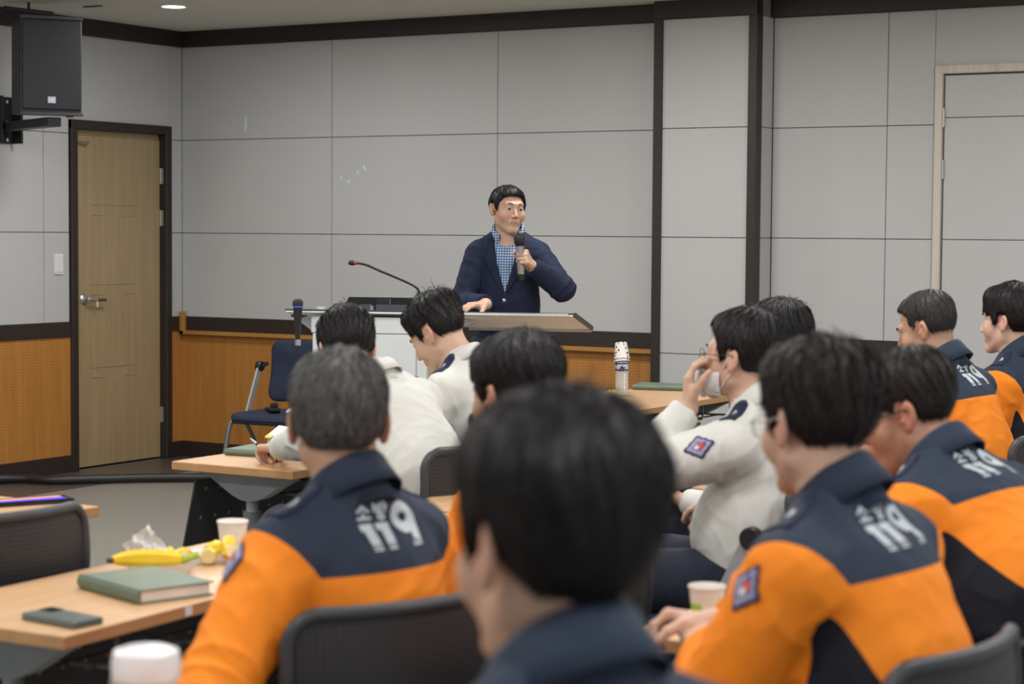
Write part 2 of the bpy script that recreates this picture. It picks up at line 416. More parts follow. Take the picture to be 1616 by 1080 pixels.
for z in (.0, .1, .22):
    for y in (-.05, .03): MB().lathe([(.001, 0), (.012, 0), (.012, .008), (.001, .011)], 8, m=Matrix.Translation((.014, y, z)) @ Matrix.Rotation(R(90), 4, 'Y')).build('bolt', 'silver', br)
for x, z in ((.30, .104), (.36, .104)): MB().lathe([(.001, 0), (.012, 0), (.012, .006), (.001, .008)], 8, (x, -.44*(x-.04), z-.004)).build('bolt', 'silver', br)
cb = MB().tube(smooth_path([(.03, -2.02, 2.70), (.02, -2.02, 2.5), (.02, -1.99, 2.36), (.06, -1.97, 2.26)]), .006, 8).build('hanging_cable', 'plastic_black', smooth=True)
tag(cb, 'thin black cable hanging down beside the speaker bracket', 'cable')
# thick cable sleeve on the floor
fc = MB().tube(smooth_path([(.05, -3.2, .035), (.06, -2.1, .035), (.02+.05, -1.75, .035), (.18, -1.62, .035), (.35, -1.56, .032), (.52, -1.37, .03), (.75, -1.14, .03), (1.05, -.93, .03), (1.5, -.75, .03), (2.2, -.7, .03)], 8), .026, 12).build('floor_cable', 'plastic_black', smooth=True)
tag(fc, 'thick black cable sleeve snaking over the floor past the oak door', 'cable')

# ------------------------------------------------------------------ props
def PX(x, y, d):            # room position of a point seen at (x, y) at distance d along the view
    return CAM+d*(F_+Rt*((x-808)/3136)-Up*((y-540)/3136))
def onZ(x, y, Z):
    dr = F_+Rt*((x-808)/3136)-Up*((y-540)/3136); return CAM+dr*((Z-CAM.z)/dr.z)

def modesty_mat():
    m, n, l, b = nmat('dark_panel_with_square_holes'); tc = n.new('ShaderNodeTexCoord'); sp = n.new('ShaderNodeSeparateXYZ'); l.new(tc.outputs['Object'], sp.inputs[0])
    ks = []
    for a, pt, of in ((1, .075, 0), (2, .10, .03)):
        q = math_(n, l, 'FRACT', math_(n, l, 'DIVIDE', math_(n, l, 'ADD', sp.outputs[a], of), pt)); ks.append(math_(n, l, 'LESS_THAN', math_(n, l, 'ABSOLUTE', math_(n, l, 'SUBTRACT', q, .5)), .0055/pt))
    k = math_(n, l, 'MULTIPLY', ks[0], ks[1])
    l.new(mix_(n, l, k, (.045, .047, .052), (.30, .31, .31)), b.inputs['Base Color']); setp(b, Roughness=.5); return m
MAT['modesty'] = modesty_mat()
def make_table(x0, x1, y0, L=1.8, rz=0, label='', group='folding training tables'):
    W = x1-x0
    t = empty('folding_table', ((x0+x1)/2, y0, 0), rz); tag(t, label, 'table', group)
    hw = W/2
    MB().box((-hw, 0, .692), (hw, L, .72), .002).build('tabletop', 'table_wood', t)
    MB().box((-hw-.0015, -.0015, .6935), (hw+.0015, L+.0015, .7185), .001).build('edge_band', 'table_edge', t)
    for y in (.11, L-.11):
        # curved grey bracket under the top
        n = 15; m = MB(); prof = []
        for k in range(n):
            u = -1+2*k/(n-1); x = u*hw*.86; z = .690-.012-.085*(math.cos(u*math.pi)+1)/2
            prof.append((x, z))
        rows = [[(x, y-.022, .6915) for x, z in prof], [(x, y-.026, z) for x, z in prof], [(x, y+.026, z) for x, z in prof], [(x, y+.022, .6915) for x, z in prof]]
        m.grid(rows); m.build('bracket', 'steel_light', t, smooth='auto')
        MB().tube([(0, y, .60), (0, y, .50)], .021, 14).build('post_sleeve', 'steel_light', t, smooth='auto')
        po = MB().tube([(0, y, .56), (.0, y, .09)], .032, 16).build('post', 'steel_grey', t, smooth='auto')
        MB().lathe([(.001, 0), (.012, 0), (.014, .012), (.001, .018)], 12, m=Matrix.Translation((0, y-.032, .47)) @ Matrix.Rotation(R(90), 4, 'X')).build('knob', 'silver', po, smooth='auto')
        MB().box((-hw*.95, y-.03, .06), (hw*.95, y+.03, .10), .012, seg=2).build('foot', 'steel_grey', t)
        for sx in (-1, 1):
            MB().lathe([(.001, -.014), (.027, -.014), (.03, -.01), (.03, .01), (.027, .014), (.001, .014)], 16, m=Matrix.Translation((sx*hw*.85, y, .031)) @ Matrix.Rotation(R(90), 4, 'X')).build('caster', 'plastic_black', t, smooth='auto')
    # sloping modesty panel with square holes
    A = Vector((-hw+.06, 0, .655)); B = Vector((-hw-.03, 0, .27)); m = MB()
    d = (B-A); nrm = Vector((d.z, 0, -d.x)).normalized()*.006
    m.grid([[A+Vector((0, .05, 0)), B+Vector((0, .05, 0)), B+nrm+Vector((0, .05, 0)), A+nrm+Vector((0, .05, 0))], [A+Vector((0, L-.05, 0)), B+Vector((0, L-.05, 0)), B+nrm+Vector((0, L-.05, 0)), A+nrm+Vector((0, L-.05, 0))]], True, True)
    mp = m.build('modesty_panel', 'modesty', t)
    # long under-top beam and wire book rack
    MB().box((-.045, .13, .655), (-.005, L-.13, .690), .003).build('beam', 'steel_dark', t)
    for y in [.2+k*(L-.4)/5 for k in range(6)]:
        m = MB(); m.tube(smooth_path([(hw*.82, y, .69), (hw*.82, y, .63), (hw*.7, y, .615), (-.0, y, .615)], 4), .005, 8); m.build('rack_wire', 'steel_grey', t, smooth=True)
    m = MB(); m.tube([(hw*.3, .16, .615), (hw*.3, L-.16, .615)], .004, 8).build('rack_rod', 'steel_dark', t, smooth=True)
    m = MB(); m.tube([(hw*.6, .16, .613), (hw*.6, L-.16, .613)], .004, 8).build('rack_rod', 'steel_dark', t, smooth=True)
    return t
TB = {}
TB['near_left'] = make_table(5.40, 5.865, -7.27, rz=R(2), label='beech topped folding table holding banana, green notebook and phone')
TB['lefts'] = make_table(4.20, 4.70, -7.70, L=1.80, label='beech topped table with a lit phone beside an empty black chair')
TB['writer'] = make_table(4.16, 4.66, -4.96, label='beech topped table under the forearm of the man with a steel watch')
TB['bottle'] = make_table(4.0, 4.56, -3.0, L=1.9, label='beech topped table carrying water bottle and dark green notebook')
TB['masked'] = make_table(5.33, 5.76, -5.44, label='beech topped table in front of the man with white mask')
TB['far'] = make_table(5.30, 5.76, -3.58, label='beech topped table at the far right in front of two orange jackets')
TB['cup'] = make_table(6.745, 7.22, -6.66, label='beech topped table with a paper cup beside clasped hands')
TB['cupfar'] = make_table(6.78, 7.2, -4.80, label='beech topped table at the right edge behind the leaning man')
TB['front'] = make_table(6.62, 7.1, -9.62, label='beech topped table at the bottom edge under the white lidded tumbler')

def make_chair(loc, rz, label, back='mesh_back', group='training chairs', dz=0, arms=True):
    t = empty('training_chair', loc, rz); tag(t, label, 'chair', group)
    # seat
    n = 25; m = MB(); rows = []
    def sq(u, v, rx, ry): return None
    lay = [(0, .80), (.012, .97), (.03, 1.0), (.045, .96), (.052, .80), (.054, .4), (.054, .01)]
    rows = [[(0, 0, .415)]*32]
    rows = []
    for z, s in [(0, .01)]+lay:
        rows.append([(s*.235*math.copysign(abs(math.cos(a))**.55, math.cos(a)), s*.225*math.copysign(abs(math.sin(a))**.55, math.sin(a))+.0, .415+z-.010*(math.sin(a) > .6)) for a in [2*math.pi*k/40 for k in range(40)]])
    m.grid(rows, True, True).build('seat', 'navy_fabric', t, smooth='auto')
    # back: a curved shell
    def bp(u, v, off=0):     # u -1..1 across, v 0..1 up
        x = u*(.235-.012*abs(v-.6)); z = .50+.355*v
        y = -.265-.055*v+.06*u*u-.03*math.sin(v*math.pi)+off
        return Vector((x, y, z))
    outline = []; K = 12
    cr = .16
    for u0, v0, a0 in ((1, 0, -90), (1, 1, 0), (-1, 1, 90), (-1, 0, 180)):
        for k in range(K+1):
            a = R(a0+90*k/K); cx = u0*(1-cr*1.5); cv = cr*1.3 if v0 == 0 else 1-cr
            outline.append((cx+cr*1.5*math.cos(a), cv+(cr*1.3 if v0 == 0 else cr)*math.sin(a)))
    dens = []
    for i in range(len(outline)):
        a, b = outline[i], outline[(i+1) % len(outline)]
        kk = max(1, int(math.hypot((b[0]-a[0])*.23, (b[1]-a[1])*.35)/.03))
        for q in range(kk): dens.append((a[0]+(b[0]-a[0])*q/kk, a[1]+(b[1]-a[1])*q/kk))
    if back == 'mesh_back':
        fr = MB().tube([bp(u*.97, v*.97+.015) for u, v in dens], .0135, 10, True).build('back_frame', 'plastic_char', t, smooth=True)
        m = MB(); rows = []
        for s in [0.001]+[.1*k for k in range(1, 10)]+[.965]:
            rows.append([bp(u*s, .5+(v-.5)*s) for u, v in dens])
        m.grid(rows, True)
        o = m.build('back_mesh', 'mesh_back', t, smooth=True)
        md = o.modifiers.new('thick', 'SOLIDIFY'); md.thickness = .006; md.offset = 0
    else:
        m = MB(); rows = []
        for s, off in ((.001, .026), (.5, .026), (.9, .022), (.99, .008), (1.0, 0), (.985, -.008), (.9, -.014), (.5, -.016), (.001, -.016)):
            rows.append([bp(u*s, .5+(v-.5)*s, off) for u, v in dens])
        m.grid(rows, True).build('back_cushion', back, t, smooth=True)
    for sx in (-1, 1):
        MB().tube([(sx*.238, -.04, .43), (sx*.243, -.16, .60), (sx*.246, -.215, .685)], .0, 4) if False else None
        a = Vector((sx*.246, -.03, .415)); b = Vector((sx*.252, -.165, .69)); dd = (b-a).normalized(); px_ = Vector((0, dd.z, -dd.y))*.017
        m = MB(); rows = []
        for p in (a, b):
            rows.append([p-px_+Vector((-.006, 0, 0)), p+px_+Vector((-.006, 0, 0)), p+px_+Vector((.006, 0, 0)), p-px_+Vector((.006, 0, 0))])
        m.grid(rows, True, True).build('side_bar', 'alu', t)
        m = MB().lathe([(.001, -.018), (.026, -.018), (.030, -.012), (.030, .012), (.026, .018), (.001, .018)], 24, m=Matrix.Translation((sx*.255, -.178, .705)) @ Matrix.Rotation(R(90), 4, 'Y'))
        m.tube([(sx*.25, -.178, .705), (sx*.235, -.225, .72)], .013, 8)
        m.build('pivot_knob', 'plastic_black', t, smooth='auto')
        MB().tube(smooth_path([(sx*.225, .10, .405), (sx*.225, .16, .38), (sx*.235, .235, .05)], 5), .0125, 10).build('leg', 'steel_grey', t, smooth=True)
        MB().tube(smooth_path([(sx*.225, .05, .405), (sx*.225, -.02, .37), (sx*.235, -.26, .05)], 5), .0125, 10).build('leg', 'steel_grey', t, smooth=True)
        for yy in (.235, -.26):
            MB().lathe([(.001, -.011), (.024, -.011), (.027, -.007), (.027, .007), (.024, .011), (.001, .011)], 16, m=Matrix.Translation((sx*.235, yy, .028)) @ Matrix.Rotation(R(90), 4, 'Y')).build('caster', 'plastic_black', t, smooth='auto')
    MB().tube([(-.225, .09, .404), (.225, .09, .404)], .011, 8).tube([(-.225, -.08, .404), (.225, -.08, .404)], .011, 8).build('under_seat_frame', 'steel_grey', t, smooth=True)
    return t
CH = {}
for k, loc, rz, lab in [
    ('p2', (6.36, -7.17), 70, 'black mesh chair under the grey haired man in orange jacket'),
    ('left', (4.99, -6.78), 84, 'empty black mesh chair cut by the left edge of the picture'),
    ('p3', (4.98, -5.04), 84, 'black mesh chair behind the white shirt leaning over his notebook'),
    ('p4', (5.02, -4.42), 90, 'black mesh chair under the young man looking down in white shirt'),
    ('p5', (6.36, -6.42), 88, 'black mesh chair hidden behind the man in black mask'),
    ('p6', (6.27, -5.03), 92, 'black mesh chair with silver side bar under the man in white mask'),
    ('p7', (6.22, -4.42), 90, 'black mesh chair under the man seen only by his black hair'),
    ('p8', (7.29, -7.03), 83, 'black mesh chair at the bottom right under the man with glasses'),
    ('p9', (7.36, -6.02), 86, 'black mesh chair under the man leaning forward at right'),
    ('p10', (6.42, -3.62), 92, 'black mesh chair under the short haired man in orange at far right'),
    ('p11', (6.42, -2.98), 92, 'black mesh chair at the right edge under the farthest orange jacket'),
    ('p1', (7.78, -8.62), 60, 'black mesh chair under the nearest man with navy collar')]:
    CH[k] = make_chair((loc[0], loc[1], 0), R(rz), lab)
make_chair((1.66, -1.13, 0), R(183), 'empty navy upholstered chair by the back wall left of the lectern', back='navy_fabric')
nb = MB().box((-.07, -.10, 0), (.07, .10, .012), .002).build('folded_papers', 'paper', loc=(1.76, -1.06, .4695), rz=R(30))
tag(nb, 'white folded papers lying on the navy chair by the wall', 'papers')
c = MB().box((-.03, -.05, 0), (.03, .05, .022), .006).box((-.02, -.045, .022), (.02, -.01, .05), .006).build('black_clip_case', 'plastic_black', loc=(1.63, -1.15, .4695), rz=R(60))
tag(c, 'small black case on the navy chair seat beside the papers', 'case')

# ---------------- lectern
PA = R(19.4)
LC = empty('lectern', (3.353, -3.096, 0), PA); tag(LC, 'white lectern with wide tilted grey top and right side wing', 'lectern')
MB().box((0, 0, .06), (.515, .36, 1.06), .004).build('cabinet', 'podium_white', LC)
MB().box((.02, .02, 0), (.495, .34, .06)).build('plinth', 'steel_dark', LC)
MB().box((.006, -.008, .10), (.464, .002, 1.045), .002).build('front_panel', 'podium_white', LC)
MB().box((.468, -.008, .10), (.512, .002, 1.045), .002).build('corner_strip', 'podium_white', LC)
MB().box((-.003, -.010, 1.049), (.518, .002, 1.118), .002).build('top_fascia', 'podium_white', LC)
tilt = Matrix.Translation((0, -.03, 1.150)) @ Matrix.Rotation(R(-9.5), 4, 'X')
MB().box((-.115, 0, -.006), (1.16, .46, .0), .001, tilt).build('top_sheet', 'plastic_char', LC)
MB().box((-.112, .003, -.014), (1.157, .457, -.0062), .001, tilt).build('top_underside', flat('champagne_grey_panel', (.72, .80, .83), .45), LC)
MB().box((.60, -.004, -.017), (1.13, .006, -.003), .003, tilt).build('front_trim', 'silver', LC)
MB().box((1.15, -.004, -.017), (1.163, .464, .002), .002, tilt).build('end_trim', 'steel_dark', LC)
MB().box((.60, .452, -.026), (1.155, .463, -.012), .002, tilt).build('rear_trim', 'alu', LC)
for sx, x1 in ((.535, .70), (-.02, -.11)):
    m = MB(); rows = [[(sx, y, 1.12-.168*(y+.03)*0), (x1, y, 1.125-.168*(y+.03)), (sx, y, 1.05-.1*(y+.03))] for y in (.12, .14)]
    m.grid(rows, True, True).build('wing_bracket', 'alu', LC)
def lec(x, y, z=0): return LC_M @ Vector((x, y, z))
LC_M = Matrix.Translation((3.353, -3.096, 0)) @ Matrix.Rotation(PA, 4, 'Z')
def on_top(x, y): return 1.151-.1673*(y+.03)
mo = empty('monitor', lec(.25, .21, on_top(0, .21)-.012), PA); tag(mo, 'black flat monitor lying low on the lectern top', 'monitor')
mt = Matrix.Rotation(R(-60), 4, 'X')
MB().box((-.19, -.012, .03), (.19, .010, .17), .004, mt).build('screen', 'screen_black', mo)
MB().box((-.195, .008, .025), (.195, .022, .175), .005, mt).build('housing', 'plastic_black', mo)
MB().box((-.08, -.02, 0), (.08, .12, .012), .003, Matrix.Rotation(R(-9.5), 4, 'X')).box((-.03, .03, .0), (.03, .05, .09), .003).build('stand', 'plastic_black', mo)
for (x, y, w_, lab) in ((.16, .05, .165, 'left black desk box on the lectern under the monitor'), (.345, .05, .155, 'right black desk box on the lectern under the monitor')):
    b = MB().box((-w_/2, 0, .001), (w_/2, .06, .036), .003, Matrix.Rotation(R(-9.5), 4, 'X')).build('desk_box', flat('dark_slate_box', (.02, .022, .035), .35), loc=lec(x, y, on_top(x, y)), rz=PA); tag(b, lab, 'box')
    if x < .2:
        m = MB()
        for k, (a, hgt) in enumerate([(-.03, .010), (-.021, .007), (-.013, .010), (-.004, .006), (.004, .006), (.012, .006), (.02, .009)]):
            m.tube([(a, -.001, .018), (a+.001, -.001, .018+hgt)], .0012, 5); m.tube([(a, -.001, .018), (a+.005, -.001, .018)], .001, 5)
        m.build('white_lettering', 'paper', b)
gm = empty('gooseneck_microphone', lec(.50, .16, on_top(0, .16)), 0); tag(gm, 'thin black gooseneck microphone with red ring arching over the lectern', 'microphone')
g0 = Vector(gm.location)
MB().lathe([(.001, 0), (.028, 0), (.026, .014), (.010, .02), (.001, .02)], 20).build('base', 'plastic_black', gm, smooth='auto')
pts = [PX(x, y, 8.72)-g0 for x, y in ((664, 466), (658, 455), (645, 447), (622, 437), (598, 427), (580, 419), (568, 416), (563, 415.5))]
pts = [Vector((0, 0, .01))]+[Vector((pts[0].x*.4, pts[0].y*.4, .05))]+pts
MB().tube(smooth_path(pts, 5), .0055, 8).build('gooseneck', 'plastic_black', gm, smooth=True)
d0, d1_ = PX(563, 415.5, 8.72)-g0, PX(559, 415.3, 8.72)-g0
MB().tube([d0, d1_], .0085, 12).build('red_ring', flat('red_ring', (.5, .02, .02), .4), gm, smooth='auto')
MB().tube([d1_, PX(557, 415.2, 8.72)-g0, PX(552, 415, 8.72)-g0, PX(549.5, 415, 8.72)-g0], [.009, .0115, .0105, .004], 14).build('capsule', 'plastic_black', gm, smooth=True)
hm = empty('clipped_microphone', PX(470, 520, 8.50), 0); tag(hm, 'black handheld microphone hanging upright at the left end of the lectern', 'microphone')
h0 = Vector(hm.location); zz = lambda y: (PX(470, y, 8.50)-h0)
A0, A1 = zz(486).z, zz(536).z
MB().lathe([(.010, A1-.02), (.011, A1+.0), (.0135, A1+.05), (.019, A0-.015), (.020, A0)], 20).build('body', 'plastic_black', hm, smooth='auto')
MB().lathe([(.0115, A1), (.0125, A1), (.0125, A1-.024), (.0105, A1-.026)], 20).build('silver_band', 'silver', hm, smooth='auto')
MB().lathe([(.020, A0), (.0235, A0+.002), (.0235, A0+.007), (.020, A0+.008)], 20).build('blue_ring', flat('blue_ring', (.05, .15, .55), .4), hm, smooth='auto')
MB().lathe([(.021, A0+.008), (.023, A0+.016), (.0215, A0+.030), (.014, A0+.037), (.001, A0+.039)], 20).build('mesh_head', flat('mic_mesh', (.02, .02, .022), .5, bump=1, bs=900), hm, smooth='auto')
MB().tube(smooth_path([(0, 0, A1-.02), (0, 0, A1-.08), (-.01, .01, A1-.2), (.03, .06, A1-.5), (.1, .1, .02-h0.z)], 5), .0032, 8).build('cable', 'plastic_black', hm, smooth=True)
MB().box((-.03, -.006, A0-.04), (.03, .04, A0-.028), .003, Matrix.Rotation(PA, 4, 'Z')).build('clip', 'plastic_black', hm)
for x, lab, hh in ((.015, 'clear plastic cup at the left end of the lectern top', .022), (.07, 'low clear dish beside the black box on the lectern', .014)):
    q = lec(x, .08, on_top(0, .08)+.001)
    o = MB().lathe([(.001, .001), (.016, .001), (.022, hh), (.021, hh), (.015, .002)], 20).build('clear_cup', 'clear', loc=q, smooth='auto'); tag(o, lab, 'cup')

# ---------------- small table things
def paper_cup(loc, label, r=.037, h=.078, green=False, name='paper_cup', tiltm=None, mat='paper_cup'):
    o = MB().lathe([(.001, .002), (r*.70, .002), (r*.70, 0), (r*.72, 0), (r*.95, h-.004), (r*1.0, h-.004), (r*1.02, h-.001), (r*.99, h+.001), (r*.94, h-.002), (r*.70, .006), (.001, .005)], 36, m=tiltm).build(name, mat, loc=loc, smooth='auto')
    tag(o, label, 'cup')
    if green:
        m = MB(); rr = lambda z: r*(.72+.23*z/h)+.0006
        rows = [[(rr(z)*math.cos(a), rr(z)*math.sin(a), z) for a in [R(200+k*4) for k in range(20)]] for z in (.012, .03, .045)]
        m.grid(rows).build('green_print', flat('green_print', (.35, .60, .08), .5), o)
        m = MB(); rows = [[(rr(z)*math.cos(a), rr(z)*math.sin(a), z) for a in [R(150+k*4) for k in range(10)]] for z in (.05, .07)]
        m.grid(rows).build('green_print', flat('green_print', (.35, .60, .08), .5), o)
    return o
paper_cup((5.52, -6.33, .7205), 'white paper cup on the banana table beside the orange sleeve')
paper_cup((6.845, -6.50, .7205), 'white paper cup with green print in front of clasped hands', green=True)
# tumbler, nearest
tb = empty('tumbler', (6.70, -7.98, .7205)); tag(tb, 'pale pink tumbler with white lid at the bottom edge of the picture', 'cup')
MB().lathe([(.001, 0), (.034, 0), (.036, .01), (.043, .17), (.001, .17)], 40).build('body', flat('pale_pink_tumbler', (.70, .56, .53), .3, var=.05), tb, smooth='auto')
MB().lathe([(.046, .16), (.047, .165), (.047, .185), (.044, .197), (.030, .202), (.001, .202)], 40).build('lid', flat('milky_white_lid', (.83, .80, .83), .3), tb, smooth='auto')
MB().tube([(-.046, -.01, .13), (-.052, -.01, .14), (-.052, -.01, .15), (-.046, -.01, .16)], .004, 8).build('clip', 'silver', tb, smooth=True)

def notebook(loc, rz, w_, d_, h_, label, spine=-1, mat='green_cover'):
    o = empty('notebook', loc, rz); tag(o, label, 'notebook')
    MB().box((-w_/2, -d_/2, 0), (w_/2, d_/2, .003), .001).build('back_cover', mat, o)
    MB().box((-w_/2, -d_/2, h_-.003), (w_/2, d_/2, h_), .001).build('front_cover', mat, o)
    n = 9; m = MB(); rows = []
    for y in (-d_/2, d_/2):
        rows.append([(-w_/2-.006*math.sin(math.pi*k/(n-1)), y, h_*k/(n-1)) for k in range(n)]+[(-w_/2+.004, y, h_*(n-1-k)/(n-1)) for k in range(n)])
    m.grid(rows, True, True).build('spine', mat, o, smooth='auto')
    MB().box((-w_/2+.004, -d_/2+.005, .0035), (w_/2-.008, d_/2-.005, h_-.0035), .001).build('pages', 'paper', o)
    return o
notebook((5.685, -6.825, .7205), R(72), .18, .25, .030, 'sage green notebook lying beside the phone on the banana table')
notebook((4.13, -1.26, .7205), R(104), .19, .26, .024, 'dark green notebook behind the water bottle with the cup on top')
ph = empty('smartphone', (5.765, -7.162, .7205), R(84)); tag(ph, 'grey green phone face down at the near corner of the banana table', 'phone')
MB().box((-.038, -.078, 0), (.038, .078, .014), .006, seg=3).build('case', 'phone_green', ph, smooth='auto')
MB().box((.004, .036, .0135), (.036, .074, .0155), .002).build('camera_bump', 'screen_black', ph)
tp = empty('lit_phone', (4.50, -5.97, .7205), R(-28)); tag(tp, 'black phone with a lit orange and blue screen on the left table', 'phone')
MB().box((-.045, -.12, 0), (.045, .12, .012), .004, seg=2).build('case', 'screen_black', tp, smooth='auto')
MB().box((-.034, -.10, .0115), (.034, .10, .0125)).build('screen', 'tablet', tp)

def tray(loc, rz, label, s=1):
    n = 40; rows = []
    for z, q in ((.001, .01), (.001, .80), (.004, .83), (.022, 1.0), (.023, 1.05), (.0215, 1.05), (.021, 1.0), (.004, .80), (.0035, .01)):
        rows.append([(s*.075*q*math.copysign(abs(math.cos(a))**.45, math.cos(a)), s*.05*q*math.copysign(abs(math.sin(a))**.45, math.sin(a)), z) for a in [2*math.pi*k/n for k in range(n)]])
    o = MB().grid(rows, True).build('plastic_tray', 'clear', loc=loc, rz=rz, smooth='auto'); tag(o, label, 'tray'); return o
tray((5.56, -6.635, .7205), R(60), 'clear plastic tray carrying the whole banana')
tray((5.55, -6.45, .7205), R(60), 'clear plastic tray with cut banana pieces beside the paper cup')
tray((4.17, -1.93, .7205), R(60), 'clear plastic tray with cut banana next to the water bottle', .8)
bn = empty('banana', (5.565, -6.675, .757), R(64)); tag(bn, 'whole yellow banana lying across the nearer clear tray', 'banana')
L_ = .185; pp = []; rr = []
for k in range(17):
    u = k/16; pp.append((-L_/2+L_*u, .018*math.sin(u*math.pi), .006*math.cos(u*math.pi))); rr.append(.0212*min(1, (math.sin(u*math.pi*.96+.08))**.45))
MB().tube(pp, rr, 7).build('peel', 'banana', bn, smooth='auto')
MB().tube([(-L_/2+.004, .0, .006), (-L_/2-.008, -.001, .006)], [.0075, .006], 8).build('blossom_tip', 'banana_brown', bn, smooth='auto')
MB().tube([(L_/2-.016, .003, -.006), (L_/2+.004, 0, -.004), (L_/2+.022, -.002, .002)], [.0125, .0075, .0085], 8).build('stem', 'banana_green', bn, smooth='auto')
pl = MB()
rnd = random.Random(4)
for a, l_ in ((20, .055), (75, .06), (130, .05), (200, .05), (290, .05)):
    a = R(a); d = Vector((math.cos(a), math.sin(a), 0)); s = Vector((-d.y, d.x, 0))
    rows = []
    for k in range(6):
        u = k/5; c = d*(l_*u)+Vector((0, 0, .012+.026*math.sin(u*2.6))); w_ = .013*(1-u*.75)
        rows.append([c-s*w_, c-s*w_*.5+Vector((0, 0, .004)), c+s*w_*.5+Vector((0, 0, .004)), c+s*w_])
    pl.grid(rows)
pe = pl.build('banana_peel', 'banana', loc=(5.545, -6.585, .7255), smooth=True); md = pe.modifiers.new('t', 'SOLIDIFY'); md.thickness = .003
tag(pe, 'opened yellow banana peel at the far end of the nearer tray', 'peel')
def chunk(loc, ax, r, l_, label, group):
    m = MB(); M_ = Vector((0, 0, 1)).rotation_difference(Vector(ax)).to_matrix().to_4x4()
    o = empty('banana_piece', loc); tag(o, label, 'banana', group)
    MB().lathe([(r*.9, 0), (r, .003), (r, l_-.003), (r*.92, l_)], 7, m=M_).build('peel', 'banana', o, smooth='auto')
    MB().lathe([(.001, -.0006), (r*.88, -.0006), (r*.88, l_+.0006), (.001, l_+.0006)], 14, m=M_).build('flesh', 'banana_flesh', o, smooth='auto')
    return o
for (x, y, z, ax, lab) in [(5.585, -6.50, .741, (-.55, .83, .0), 'leftmost cut banana piece on the tray by the paper cup'), (5.60, -6.445, .744, (.8, -.5, .25), 'cut banana piece showing its pale face in front on the tray'),
    (5.545, -6.45, .743, (.1, 1, .2), 'cut banana piece at the back middle of the tray'), (5.58, -6.415, .746, (-.6, .6, .5), 'rightmost cut banana piece nearest the paper cup')]:
    chunk((x, y, z), ax, .0185, .034, lab, 'banana pieces on the near table')
for (x, y, lab) in [(4.20, -1.99, 'left cut banana piece beside the water bottle'), (4.17, -1.90, 'right cut banana piece beside the water bottle')]:
    chunk((x, y, .742), (.9, -.45, .1), .0175, .05, lab, 'banana pieces on the far table')
# cellophane wrapper
rnd = random.Random(7); m = MB(); rows = []
for i in range(9):
    rows.append([(-.035+.07*j/7+rnd.uniform(-.004, .004), .012*math.sin(j*1.7+i)+rnd.uniform(-.006, .006), .004+.011*i+rnd.uniform(-.003, .003)) for j in range(8)])
o = m.grid(rows).build('cellophane_wrapper', 'clear', loc=(5.50, -6.565, .722), rot=(0, R(-38), R(50)), smooth=False)
md = o.modifiers.new('t', 'SOLIDIFY'); md.thickness = .0008
tag(o, 'crumpled clear cellophane wrapper standing between the two trays', 'wrapper')
sk = MB().box((-.001, -.011, -.009), (.001, .011, .009)).build('edge_sticker', 'white_plastic', TB['near_left'], loc=(.2345, .375, .706)); sk['label'] = 'white sticker on the table edge'

# water bottle with dotted cups on top
wb_ = empty('water_bottle', (4.155, -1.74, .7205)); tag(wb_, 'clear ribbed water bottle with blue label on the far table', 'bottle')
prof = [(.001, 0), (.028, 0), (.031, .006)]
z = .012
while z < .105: prof += [(.0315, z), (.0295, z+.004)]; z += .008
prof += [(.0315, .108), (.0315, .150), (.030, .158), (.016, .178), (.0125, .182), (.0125, .192)]
MB().lathe(prof, 28).build('bottle_shell', 'water_bottle', wb_, smooth='auto')
def label_mat():
    m, n, l, b = nmat('bottle_label'); tc = n.new('ShaderNodeTexCoord'); sp = n.new('ShaderNodeSeparateXYZ'); l.new(tc.outputs['Object'], sp.inputs[0])
    f = noise_(n, l, 60, 1)
    band = math_(n, l, 'LESS_THAN', math_(n, l, 'ABSOLUTE', math_(n, l, 'SUBTRACT', sp.outputs[2], .1235)), .0035)
    top = math_(n, l, 'GREATER_THAN', sp.outputs[2], .150); fl = math_(n, l, 'GREATER_THAN', f, .56)
    k = math_(n, l, 'MAXIMUM', math_(n, l, 'MAXIMUM', band, top), fl)
    l.new(mix_(n, l, k, (.50, .56, .68), (.02, .045, .16)), b.inputs['Base Color']); setp(b, Roughness=.35); return m
MB().lathe([(.0322, .118), (.0322, .156)], 28).build('label', label_mat(), wb_, smooth=True)
MB().lathe([(.014, .184), (.0145, .186), (.0145, .199), (.001, .2)], 20).build('cap', 'white_plastic', wb_, smooth='auto')
def dotmat():
    m, n, l, b = nmat('dotted_cup_paper'); tc = n.new('ShaderNodeTexCoord'); v = n.new('ShaderNodeTexVoronoi'); v.inputs['Scale'].default_value = 62
    l.new(tc.outputs['Object'], v.inputs['Vector'])
    k = math_(n, l, 'LESS_THAN', v.outputs['Distance'], .30)
    l.new(mix_(n, l, k, (.80, .79, .76), (.02, .02, .03)), b.inputs['Base Color']); setp(b, Roughness=.5); return m
for i, (dz, lab) in enumerate(((0, 'lower of the dotted paper cups turned over on the water bottle'), (.014, 'upper dotted paper cup of the pair stacked on the water bottle'))):
    ang = R(8 if i == 0 else 10)
    m_ = Matrix.Translation((0, 0, .078)) @ Matrix.Rotation(math.pi, 4, 'X')
    o = paper_cup((4.155, -1.74, .7205+.160+dz), lab, r=.038, h=.076, name='dotted_cup', tiltm=m_, mat=MAT.setdefault('dots', dotmat())); o.rotation_euler = (R(-7), R(-9), 0); o['group'] = 'dotted cups on the bottle'
sb = empty('snack_bag', (4.30, -2.20, .7215), R(50)); tag(sb, 'small printed snack packet in white wrapper behind the nearest head', 'snack')
MB().box((-.06, -.03, 0), (.06, .03, .05), .008, seg=2).build('wrapper', flat('lilac_wrapper', (.52, .46, .52), .4), sb)
